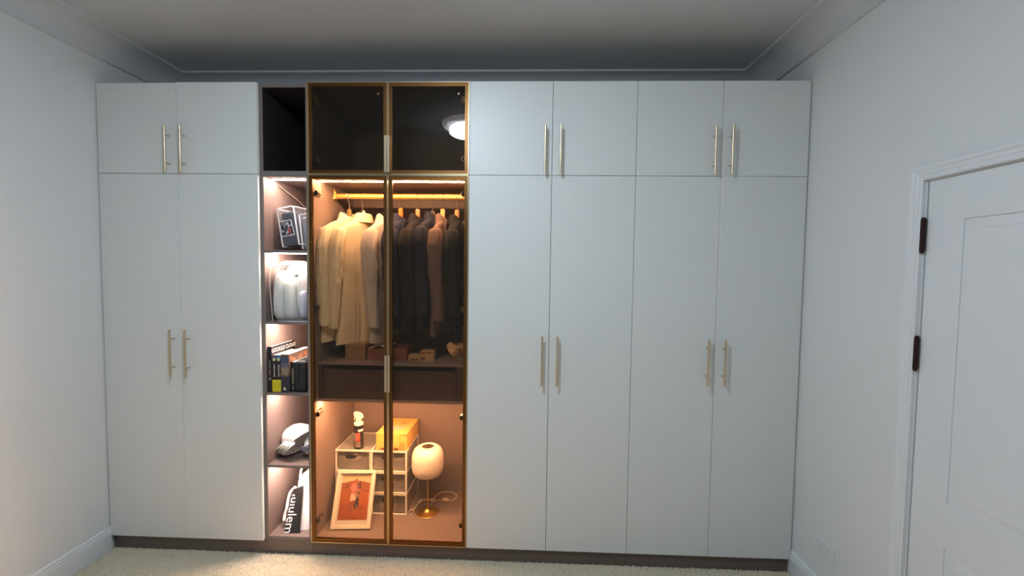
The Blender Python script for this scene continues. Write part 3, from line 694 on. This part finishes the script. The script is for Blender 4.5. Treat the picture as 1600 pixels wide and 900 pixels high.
def photo(u, v):
    # beach-desert snapshot: a couple standing on orange sand; v up
    x = u; y = v * 1.4; skin = (176, 106, 74)
    if seg(x, y, .50, 1.215, .50, 1.235, .040): return (60, 34, 26) if y > 1.245 else skin
    if seg(x, y, .60, 1.15, .60, 1.17, .034) : return (196, 134, 104) if x < .615 else (64, 36, 30)
    if seg(x, y, .635, 1.14, .65, .98, .026): return (58, 32, 28)
    if seg(x, y, .57, 1.12, .585, 1.0, .014): return (66, 38, 30)
    if seg(x, y, .59, .86, .45, .87, .018) : return skin
    if seg(x, y, .36, 1.02, .34, .92, .028) or seg(x, y, .345, .90, .37, .80, .020): return skin if y < .94 else (232, 134, 118)
    if seg(x, y, .44, 1.06, .46, .86, .082): return (234, 140, 122) if x < .50 else (222, 150, 134)
    if seg(x, y, .61, 1.06, .60, .90, .050): return (196, 132, 118)
    if seg(x, y, .68, 1.0, .64, .86, .018): return (190, 110, 76)
    if seg(x, y, .41, .78, .40, .62, .048) or seg(x, y, .47, .78, .49, .64, .045): return (240, 214, 184)
    if seg(x, y, .40, .58, .38, .26, .026) or seg(x, y, .46, .58, .42, .28, .024): return (158, 82, 52)
    if seg(x, y, .38, .24, .43, .22, .018): return (150, 80, 50)
    if seg(x, y, .60, .82, .585, .62, .062) or seg(x, y, .57, .62, .53, .36, .036) or seg(x, y, .63, .62, .62, .38, .034):
        k = vn(x, y, 22, 3)
        return (58, 44, 38) if k < .62 else (176, 144, 108)
    if y > 1.24: return (178, 150, 118) if y > 1.33 else (238, 200, 150)
    if y > 1.14: return (240, 204, 158) if y > 1.12 + .10 * math.sin(x * 3.1) else (176, 96, 52)
    n = vn(x, y * 2, 9, 1) * 1.3 - .5
    if y > .86: return (150, 84, 46) if n > .35 else (178, 100, 56)
    if y > .5: return (196, 104, 46) if n < .5 else (184, 94, 42)
    return (188, 92, 40) if n < .45 else (160, 74, 34)
paint_plane('photo_print', FM @ Matrix.Translation((.032, .046, -.0075)), FW - .060, FH - .073, 56, 78, photo, M_PRINT, pf)
g = bx(b_ + .001, FW - b_ - .001, b_ + .001, FH - b_ - .001, -.003, -.001).xf(FM)
obj('glazing', g, glass('picture_glass', (.96, .96, .96), 1.35), pf)

# table lamp
lx, ly = -.292, .302
tl = thing('table_lamp', 'brass table lamp with a ribbed white globe shade', 'lamp', (lx, ly, FZ))
sh = [(.038, .240), (.060, .243), (.082, .254), (.095, .276), (.0995, .305), (.0995, .362), (.095, .392), (.083, .416), (.062, .430), (.040, .434), (.038, .429), (.058, .424), (.079, .410), (.091, .388), (.095, .362), (.095, .305), (.090, .281), (.078, .261), (.058, .249), (.038, .245)]
o = obj('lamp_shade', G().lathe(sh, (lx, ly, FZ), 144, cap=False, rib=.010, ribn=36), mat('ribbed_white_glass', (244, 228, 206), .35), tl, smooth=True, angle=80)
obj('base', G().lathe([(.070, .0005), (.071, .003), (.068, .005), (.040, .008), (.020, .016), (.009, .030), (.005, .040)], (lx, ly, FZ), 48), M_BRASS, tl, smooth=True)
obj('stem', G().cyl((lx, ly, FZ + .038), (lx, ly, FZ + .30), .0048, 16), M_BRASS, tl, smooth=True)
obj('bulb_holder', G().lathe([(.016, .232), (.040, .236), (.040, .240), (.014, .244), (.014, .285), (.002, .287)], (lx, ly, FZ), 24), M_RIM, tl, smooth=True)
def cr(pts, n=8):
    out = []; P = [Vector(p) for p in pts]; P = [P[0]] + P + [P[-1]]
    for i in range(1, len(P) - 2):
        for k in range(n):
            t = k / n; a, b, c, d = P[i - 1:i + 3]
            out.append(.5 * ((2 * b) + (-a + c) * t + (2 * a - 5 * b + 4 * c - d) * t * t + (-a + 3 * b - 3 * c + d) * t ** 3))
    return out + [P[-2]]
M_CORD = mat('white_cord', (236, 222, 200), .45); cz_ = FZ + .0032
cord = obj('power_cord', G().tube(cr([(-.288, .372, FZ + .006), (-.285, .45, cz_), (-.262, .52, cz_), (-.205, .545, cz_), (-.150, .52, cz_), (-.138, .475, cz_), (-.160, .440, cz_), (-.185, .437, cz_)]), .0026, 8).tube(cr([(-.225, .437, cz_), (-.26, .432, cz_), (-.30, .425, cz_), (-.36, .43, cz_ + .006), (-.390, .38, cz_ + .006), (-.402, .30, cz_ + .008), (-.396, .268, cz_), (-.386, .272, cz_), (-.376, .33, cz_ + .012), (-.365, .40, cz_ + .010), (-.372, .42, cz_), (-.385, .33, cz_), (-.395, .285, cz_ + .014), (-.383, .30, cz_ + .018), (-.362, .37, cz_ + .018), (-.33, .41, cz_ + .014), (-.31, .42, cz_ + .006)]), .0026, 8), M_CORD, tl, smooth=True)
obj('inline_switch', bx(-.226, -.184, .427, .447, FZ + .0006, FZ + .016), M_CORD, cord, bevel=.004, seg=2)
g = G().tube([(-.312, .420, FZ + .014), (-.298, .418, FZ + .014), (-.292, .417, FZ + .014), (-.276, .414, FZ + .014)], [.006, .009, .0135, .0135], 14)
for dz in (-.006, .006): g.cyl((-.277, .414, FZ + .014 + dz), (-.262, .411, FZ + .014 + dz), .002, 8)
obj('plug', g, M_CORD, cord, smooth=True)

# ------------------------------------------------------------------ open shelf contents
# cubby 1: clear zipped case with dark clothes
cM = frame_M((-1.108, .105, 1.7595), Vector((.99, -.10, 0)).normalized(), Vector((.10, .99, 0)).normalized(), (0, 0, 1))
def tilt(M, a): return M @ Matrix.Rotation(a, 4, 'Y')
cM = tilt(cM, r_(-9)); cM.translation.z += .018; cM.translation.x += .008
cw, cd, ch = .104, .26, .226
cs = thing('storage_case', 'clear vinyl case with white piping and a card pocket, leaning in the top lit cubby', 'case', (-1.05, .22, 1.7595))
M_FILM = glass('clear_film', (.97, .97, .97), 1.3, .10, (235, 238, 245), .12)
obj('film_cover', bx(0, cw, 0, cd, 0, ch).xf(cM), M_FILM, cs, bevel=.006, seg=2)
g = G(); r0 = .0042
for y in (0, cd): g.tube([cM @ Vector(p) for p in ((0, y, .004), (0, y, ch - .01), (.008, y, ch), (cw - .008, y, ch), (cw, y, ch - .01), (cw, y, .004))], r0, 6)
for x in (0, cw): g.tube([cM @ Vector((x, 0, ch - .002)), cM @ Vector((x, cd, ch - .002))], r0, 6); g.tube([cM @ Vector((x, 0, .004)), cM @ Vector((x, cd, .004))], r0, 6)
M_PIPE = mat('white_piping', (238, 236, 236), .4)
pp = obj('piping', g, M_PIPE, cs, smooth=True)
g = G()
for a, b in (((.004, .062), (.086, .062)), ((.004, .150), (.078, .150)), ((.004, .062), (.004, .150)), ((.086, .062), (.078, .150))): g.cyl(cM @ Vector((a[0], -.003, a[1])), cM @ Vector((b[0], -.003, b[1])), .0018, 6)
obj('card_pocket', g, M_PIPE, cs)
def card(u, v):
    if math.hypot(u - .72, (v - .30)) < .16: return (190, 76, 84)
    n = vn(u, v, 6, 8) * 1.6 - .75
    return (200, 200, 206) if n > .45 else ((120, 122, 134) if n > .05 else (54, 56, 70))
paint_plane('picture_card', cM @ Matrix(((1, 0, 0, .008), (0, 0, -1, -.0018), (0, 1, 0, .066), (0, 0, 0, 1))), .070, .080, 14, 16, card, M_PRINT, cs)
tag(obj('folded_clothes', bx(.008, cw - .008, .008, cd - .008, .004, ch - .02).xf(cM), mat('navy_cloth', (44, 48, 66), .9, noise=.2, nscale=30, bump=.5, bscale=60), bevel=.018, seg=3, smooth=True), 'dark navy folded clothes packed in the clear case of the top lit cubby', 'clothes')
# second case standing behind to the right
cM2 = tilt(frame_M((-.995, .13, 1.7595), (1, 0, 0), (0, 1, 0), (0, 0, 1)), r_(-6)); cM2.translation.z += .008
cs2 = thing('storage_case', 'clear vinyl case with grey contents against the right side of the top lit cubby', 'case', (-.96, .25, 1.7595))
cw2 = .052
obj('film_cover', bx(0, cw2, 0, cd, 0, .205).xf(cM2), M_FILM, cs2, bevel=.005, seg=2)
g = G()
for y in (0, cd): g.tube([cM2 @ Vector(p) for p in ((0, y, .004), (0, y, .205), (cw2, y, .205), (cw2, y, .004))], r0, 6)
obj('piping', g, M_PIPE, cs2, smooth=True)
tag(obj('folded_clothes', bx(.006, cw2 - .006, .008, cd - .01, .004, .19).xf(cM2), mat('grey_cloth', (138, 140, 152), .9, noise=.1), bevel=.012, seg=3, smooth=True), 'light grey folded clothes in the narrow clear case of the top lit cubby', 'clothes')
tag(obj('pale_line', G().tube(cr([(-1.152, .100, 2.160), (-1.148, .20, 2.130), (-1.142, .32, 2.095), (-1.13, .42, 2.050)]), .0022, 8), M_CORD, smooth=True), 'thin pale line running down the left side of the top lit cubby', 'cable')  # pale diagonal line, drawn as a thin tube
# cubby 2: clear bag with pillows
pb = thing('storage_bag', 'clear plastic zip bag filled with white pillows on the second lit shelf', 'bag', (-1.04, .2, 1.3532))
bw0, bw1 = -1.150, -.932; zz = 1.3534
rr = []
for k, (z, a0_, a1_, y0_, y1_) in enumerate([(0, .030, .012, .045, .40), (.02, .022, .005, .038, .42), (.12, .014, .002, .034, .42), (.24, .006, .001, .038, .42), (.31, .002, .002, .05, .40), (.338, .010, .010, .11, .34)]):
    ring = []; x0_, x1_ = bw0 + a0_ * .8, bw1 - a1_ * .6
    for i in range(40):
        u = 2 * math.pi * i / 40; c_, s_ = math.cos(u), math.sin(u); e = .35
        X_ = (x0_ + x1_) / 2 + (x1_ - x0_) / 2 * math.copysign(abs(c_) ** e, c_); Y_ = (y0_ + y1_) / 2 + (y1_ - y0_) / 2 * math.copysign(abs(s_) ** e, s_)
        ring.append((X_ + .002 * math.sin(7 * u + k), Y_ + .003 * math.sin(5 * u + k * 2), zz + z + (.010 * math.sin(3 * u) if z > .3 else 0)))
    rr.append(ring)
obj('film_bag', G().rings(rr), glass('bag_film', (.97, .97, .97), 1.45, .20, (245, 242, 238), .08), pb, smooth=True, angle=50)
g = G().tube([rr[0][i] for i in range(40)], .0022, 6, closed=True).tube([(bw0 + .022, .043, zz + .004), (bw0 + .010, .037, zz + .20), (bw0 + .004, .052, zz + .31)], .0022, 6)
g.tube([rr[4][i] for i in range(40)], .0016, 6, closed=True)
obj('seam', g, mat('bag_seam', (214, 212, 210), .35), pb)
def pillow(c, r, mt, label, tilt_=0, seed=0):
    n = 24; m_ = 18; rr = []; rnd = random.Random(seed); p1, p2 = rnd.uniform(0, 6), rnd.uniform(0, 6); Tm = Matrix.Translation(c) @ Matrix.Rotation(tilt_, 4, 'Y')
    for k in range(m_ + 1):
        t = -math.pi / 2 + math.pi * k / m_; z = r[2] * math.copysign(abs(math.sin(t)) ** .7, math.sin(t)); q = abs(math.cos(t)) ** .26 + .001; ring = []
        for i in range(n):
            u = 2 * math.pi * i / n; wv = 1 + .04 * math.sin(3 * u + z * 22 + p1) + .035 * math.sin(8 * u - z * 60 + p2) + .03 * math.sin(13 * u + z * 90)
            ring.append(tuple(Tm @ Vector((r[0] * q * wv * math.copysign(abs(math.cos(u)) ** .8, math.cos(u)), r[1] * q * math.copysign(abs(math.sin(u)) ** .6, math.sin(u)), z))))
        rr.append(ring)
    return tag(obj('pillow', G().rings(rr), mt, smooth=True, angle=80), label, 'pillow', 'pillows in the clear bag')
C_PW = mat('pillow_white', (214, 218, 216), .9, bump=.2, bscale=40); C_PB = mat('pillow_blue', (186, 192, 214), .9, bump=.2, bscale=40)
pillow((-1.104, .18, zz + .150), (.041, .14, .142), C_PW, 'white pillow at the left side of the clear bag', r_(4), 1)
pillow((-1.046, .175, zz + .130), (.036, .135, .118), mat('pillow_pale_green', (204, 212, 206), .9, bump=.2, bscale=40), 'pale green-white pillow in the middle of the clear bag', 0, 2)
pillow((-.988, .22, zz + .165), (.034, .15, .120), C_PW, 'white pillow at the upper right of the clear bag', 0, 3)
pillow((-.966, .12, zz + .098), (.024, .07, .078), C_PB, 'small pale blue pillow at the lower right front of the clear bag', 0, 4)
pillow((-1.04, .26, zz + .292), (.085, .13, .028), mat('pillow_top', (226, 222, 216), .9), 'flat white pillow lying across the top of the clear bag', 0, 5)
# cubby 3: books
bz = .9453
PAGE = mat('book_pages', (232, 220, 204), .8, noise=.04, nscale=300, aniso=(6, .2, .2))
def book(x0, x1, y0, d, h, cov, label, group='books on the third lit shelf', tlt=0):
    t = thing('book', label, 'book', ((x0 + x1) / 2, y0 + d / 2, bz), group); c = .0018
    g = G().box(x0, x1, y0, y0 + c, bz, bz + h).box(x0, x0 + c, y0 + c, y0 + d, bz, bz + h).box(x1 - c, x1, y0 + c, y0 + d, bz, bz + h)
    obj('cover', g, cov, t); obj('pages', bx(x0 + c, x1 - c, y0 + c, y0 + d - .004, bz + .003, bz + h - .0025), PAGE, t); return t
BK = mat('black_cover', (26, 25, 28), .4)
b1 = book(-1.1545, -1.131, .032, .235, .262, BK, 'tall black book with lettering along its cover, at the far left of the shelf')
side_x = lambda x, yc, zc_: frame_M((x, yc, zc_), (0, 1, 0), (0, 0, 1), (1, 0, 0))
WHT = mat('white_ink', (244, 238, 228), .5); GRN = mat('grey_ink', (170, 166, 160), .5); BKI = mat('black_ink', (60, 56, 20), .5)
text_obj('cover_title', 'GOOGLE CLOUD', .034, side_x(-1.1307, .155, bz + .236), WHT, b1, sx=.92)
text_obj('spine_text', 'CLOUD', .013, frame_M((-1.1428, .0316, bz + .16), (0, 0, -1), (1, 0, 0), (0, -1, 0)), GRN, b1)
obj('spine_block', bx(-1.1475, -1.138, .0312, .032, bz + .098, bz + .132), mat('brown_ink', (120, 100, 88), .5), b1)
text_obj('spine_text', 'AS', .013, frame_M((-1.1428, .0316, bz + .078), (0, 0, -1), (1, 0, 0), (0, -1, 0)), WHT, b1)
YEL = mat('yellow_ink', (222, 206, 30), .45)
for (x0, x1, topc, ttl, lab) in ((-1.1302, -1.1055, (92, 70, 104), 'Business Analytics', 'black and yellow paperback with a purple spine top, beside the tall black book'), (-1.1050, -1.0795, (24, 122, 160), 'Business Strategy', 'black and yellow paperback with a blue spine top')):
    b = book(x0, x1, .034, .20, .214, BK, lab); xm_ = (x0 + x1) / 2
    obj('spine_band', bx(x0 + .0003, x1 - .0003, .0335, .034, bz + .001, bz + .071), YEL, b)
    obj('spine_top_band', bx(x0 + .0003, x1 - .0003, .0335, .034, bz + .192, bz + .2135), mat('band_%d' % topc[0], topc, .45), b)
    g = G().cyl((xm_, .0333, bz + .189), (xm_, .0325, bz + .189), .009, 20); obj('spine_badge', g, mat('badge_cream', (206, 206, 150), .5), b)
    text_obj('spine_title', ttl, .0125, frame_M((xm_, .0331, bz + .125), (0, 0, 1), (-1, 0, 0), (0, -1, 0)), WHT, b, sx=.78)
    text_obj('spine_author', 'Finance', .010, frame_M((xm_, .0331, bz + .042), (0, 0, 1), (-1, 0, 0), (0, -1, 0)), BKI, b)
b4 = book(-1.0790, -1.0330, .034, .25, .219, mat('dusk_cover', (70, 62, 72), .4), 'thick book with a dusk landscape picture on its spine')
def dusk(u, v):
    if v > .93: return (92, 76, 70)
    if v > .66: return (70, 74, 100) if v > .78 else (98, 96, 108)
    if v > .46: return (152, 132, 108) if math.sin(u * 9 + v * 30) > 0 else (128, 108, 90)
    if v > .40: return (84, 72, 74)
    if .28 < u < .62 and .06 < v < .13: return (214, 206, 170)
    return (46, 43, 54)
paint_plane('spine_picture', frame_M((-1.0785, .0336, bz + .001), (1, 0, 0), (0, 0, 1), (0, -1, 0)), .045, .216, 10, 40, dusk, M_PRINT, b4)
def autumn(u, v):
    if v > .9: return (120, 96, 80)
    n = vn(u * 2, v, 7, 4) * 2 - 1
    return (176, 120, 84) if n > .2 else ((140, 104, 84) if n > -.3 else (108, 88, 78))
paint_plane('cover_picture', frame_M((-1.0327, .036, bz + .10), (0, 1, 0), (0, 0, 1), (1, 0, 0)), .245, .115, 30, 14, autumn, M_PRINT, b4)
b5 = book(-1.0322, -1.006, .050, .18, .172, mat('very_dark_cover', (22, 24, 26), .4), 'dark paperback with an olive spine band next to the thick picture book')
obj('spine_band', bx(-1.026, -1.012, .0494, .050, bz + .045, bz + .135), mat('olive_ink', (104, 104, 84), .5), b5)
text_obj('spine_title', 'ALPS', .012, frame_M((-1.019, .0494, bz + .022), (0, 0, 1), (-1, 0, 0), (0, -1, 0)), GRN, b5)
kc = thing('zip_case', 'black padded zip case standing at the right of the books', 'case', (-.96, .13, bz))
obj('body', bx(-1.004, -.934, .035, .24, bz, bz + .182), mat('black_nylon', (27, 28, 33), .55, bump=.3, bscale=400), kc, bevel=.018, seg=4, smooth=True)
for x in (-.985, -.953):
    g = G().tube([(x, .0335, bz + .02), (x, .0335, bz + .165), (x, .052, bz + .1835), (x, .22, bz + .1835)], .0022, 6)
    obj('zipper', g, mat('zip_grey', (70, 72, 84), .35, .5), kc)
bl = thing('book', 'pale hardback lying behind the black case, page edges up', 'book', (-.985, .35, bz), 'books on the third lit shelf')
obj('cover', bx(-1.028, -.935, .262, .47, bz, bz + .236), mat('peach_cover', (206, 168, 142), .6), bl, bevel=.001); obj('pages', bx(-1.024, -.939, .266, .466, bz + .2362, bz + .2375), PAGE, bl)
# cubby 4: nested white caps
def cap():
    t = thing('baseball_cap', '', 'cap', (0, 0, 0), 'nested white caps'); n = 36; rr = []; R0 = .076
    for k in range(11):
        a = math.pi / 2 * k / 10; r = R0 * math.cos(a) ** .8 + .0012; z = .070 * math.sin(a)
        rr.append([(r * math.cos(u), r * 1.08 * math.sin(u), z + .0016 * abs(math.sin(3 * u)) * (k < 9)) for u in [2 * math.pi * i / n for i in range(n)]])
    inner = [[(x * .965, y * .965, z - .002 if z > .003 else z) for x, y, z in r] for r in rr]
    obj('crown', G().rings(rr[::-1] + inner, cap=True), M_CAP, t, smooth=True, angle=60)
    g = G(); A = []; nseg = 16; top_ = []; bot = []
    rows = []
    for k in range(5):
        row = []
        for i in range(nseg + 1):
            a = math.radians(28 + 124 * i / nseg); rr_ = 1 + .0 * k; ex_ = (k / 4) * .052 * math.sin(math.pi * i / nseg) ** .5
            x = R0 * math.cos(a); y = (R0 * 1.08) * math.sin(a) + ex_; z = .002 - .10 * (x ** 2) / .078 - .004 * k; row.append((x * (1 + .02 * k), y, z))
        rows.append(row)
    v = [p for r in rows for p in r]; nb = len(v); v += [(x, y, z - .0028) for x, y, z in v]; f = []; m_ = nseg + 1
    for k in range(4):
        for i in range(nseg): q = k * m_ + i; f += [(q, q + 1, q + m_ + 1, q + m_), (q + nb, q + m_ + nb, q + m_ + 1 + nb, q + 1 + nb)]
    for i in range(nseg): f += [(i, i + nb, i + 1 + nb, i + 1), (4 * m_ + i, 4 * m_ + i + 1, 4 * m_ + i + 1 + nb, 4 * m_ + i + nb)]
    for k in range(4): q = k * m_; f += [(q, q + m_, q + m_ + nb, q + nb), (q + nseg, q + nseg + nb, q + nseg + m_ + nb, q + nseg + m_)]
    obj('brim', G().add(v, f), M_CAP, t, smooth=True, angle=50)
    obj('top_button', G().lathe([(.007, .069), (.006, .073), (.002, .075)], (0, 0, 0), 12), M_CAP, t, smooth=True)
    return t
M_CAP = mat('white_cotton', (232, 228, 224), .85, bump=.15, bscale=500)
cz3 = Vector((-.62, .36, .67)).normalized(); yv = Vector((-.42, -.50, -.75)); cy3 = (yv - cz3 * yv.dot(cz3)).normalized(); cx3 = cy3.cross(cz3)
pc = cap(); clab = ['white cap at the left outer end of the nested row', 'second white cap from the left in the nested row', 'middle white cap of the nested row of five', 'fourth white cap from the left in the nested row', 'white cap at the right end of the nested row, opening showing']
for k in range(5):
    o = pc if k == 0 else copy_tree(pc)
    p = Vector((-1.080, .185, .622)) + Vector((.0175, -.0085, .001)) * k; o.matrix_world = frame_M(p, cx3, cy3, cz3); o['label'] = clab[k]
tg = thing('cotton_hat', 'white cotton hat with a grey-blue patch folded at the right of the caps', 'hat', (-.965, .16, .5233))
bm_ = crumple('folded_hat_body', (-.982, .185, .592), (.042, .09, .066), M_CAP, 'x', 'hat', 21, 3, .35, .5236)
for k_ in ('label', 'category'): del bm_[k_]
bm_.name = 'crown'; bm_.parent = tg; bm_.location = -Vector(tg.location)
obj('patch', bx(-1.000, -.955, .092, .102, .575, .603), mat('grey_blue_patch', (112, 118, 136), .6), tg, bevel=.002)
# cubby 5: tote bag
tb = thing('tote_bag', 'white tote bag with a black front panel and large white lettering, bottom cubby', 'bag', (-1.03, .12, FZ))
def quad_slab(a, b, c, d, th, nrm):
    n = Vector(nrm).normalized() * th; P = [Vector(p) for p in (a, b, c, d)]
    return G().rings([[tuple(p) for p in P], [tuple(p + n) for p in P]])
tz = FZ + .0006
# soft white sack body
rr = []
for z, x0_, x1_, y0_, y1_ in [(0, -1.070, -.936, .082, .36), (.03, -1.072, -.930, .092, .38), (.10, -1.080, -.930, .130, .39), (.17, -1.090, -.930, .170, .40), (.22, -1.094, -.932, .196, .40), (.25, -1.080, -.934, .208, .39), (.275, -1.045, -.938, .23, .36), (.285, -1.02, -.95, .25, .33)]:
    ring = []
    for i in range(36):
        u = 2 * math.pi * i / 36; c_, s_ = math.cos(u), math.sin(u); e = .45
        ring.append(((x0_ + x1_) / 2 + (x1_ - x0_) / 2 * math.copysign(abs(c_) ** e, c_) + .004 * math.sin(4 * u + z * 40), (y0_ + y1_) / 2 + (y1_ - y0_) / 2 * math.copysign(abs(s_) ** e, s_) + .005 * math.sin(5 * u + z * 60), tz + z))
    rr.append(ring)
obj('sack', G().rings(rr), mat('tote_white', (232, 226, 222), .7, bump=.4, bscale=30), tb, smooth=True, angle=60)
A, B_, C2, D = (-1.083, .044, tz), (-.990, .050, tz), (-1.030, .172, tz + .222), (-1.094, .166, tz + .196)
pn = quad_slab(A, B_, C2, D, .004, (0, 1, -.5)); obj('front_panel', pn, mat('tote_black', (24, 20, 20), .6), tb, bevel=.001)
eu = (Vector(A) - Vector(D)).normalized(); er = (Vector(B_) - Vector(A)).normalized(); er = (er - eu * er.dot(eu)).normalized(); en = eu.cross(er)
if en.y > 0: en = -en
mid = (Vector(A) + Vector(D)) / 2 + er * .024 + en * .0008 + eu * .013
text_obj('lettering', 'lululem', .074, frame_M(mid, eu, er, en), mat('tote_ink', (240, 236, 232), .6), tb, ext=.0005, sx=.98)
g = G().tube(cr([(-1.090, .19, tz + .20), (-1.118, .18, tz + .17), (-1.122, .16, tz + .13), (-1.112, .13, tz + .10), (-1.118, .12, tz + .07), (-1.112, .10, tz + .04)]), [.009] * 41, 8)
obj('crumpled_edge', g, MATS['tote_white'], tb, smooth=True)
g = G().tube(cr([(-1.062, .19, tz + .24), (-1.056, .185, tz + .29), (-1.050, .20, tz + .325), (-1.046, .24, tz + .33), (-1.040, .27, tz + .28)]), .006, 8, flat=.5)
g.tube(cr([(-.99, .23, tz + .27), (-.96, .20, tz + .30), (-.945, .20, tz + .315), (-.94, .25, tz + .30), (-.95, .28, tz + .27)]), .006, 8, flat=.5)
obj('handle', g, MATS['tote_white'], tb, smooth=True)
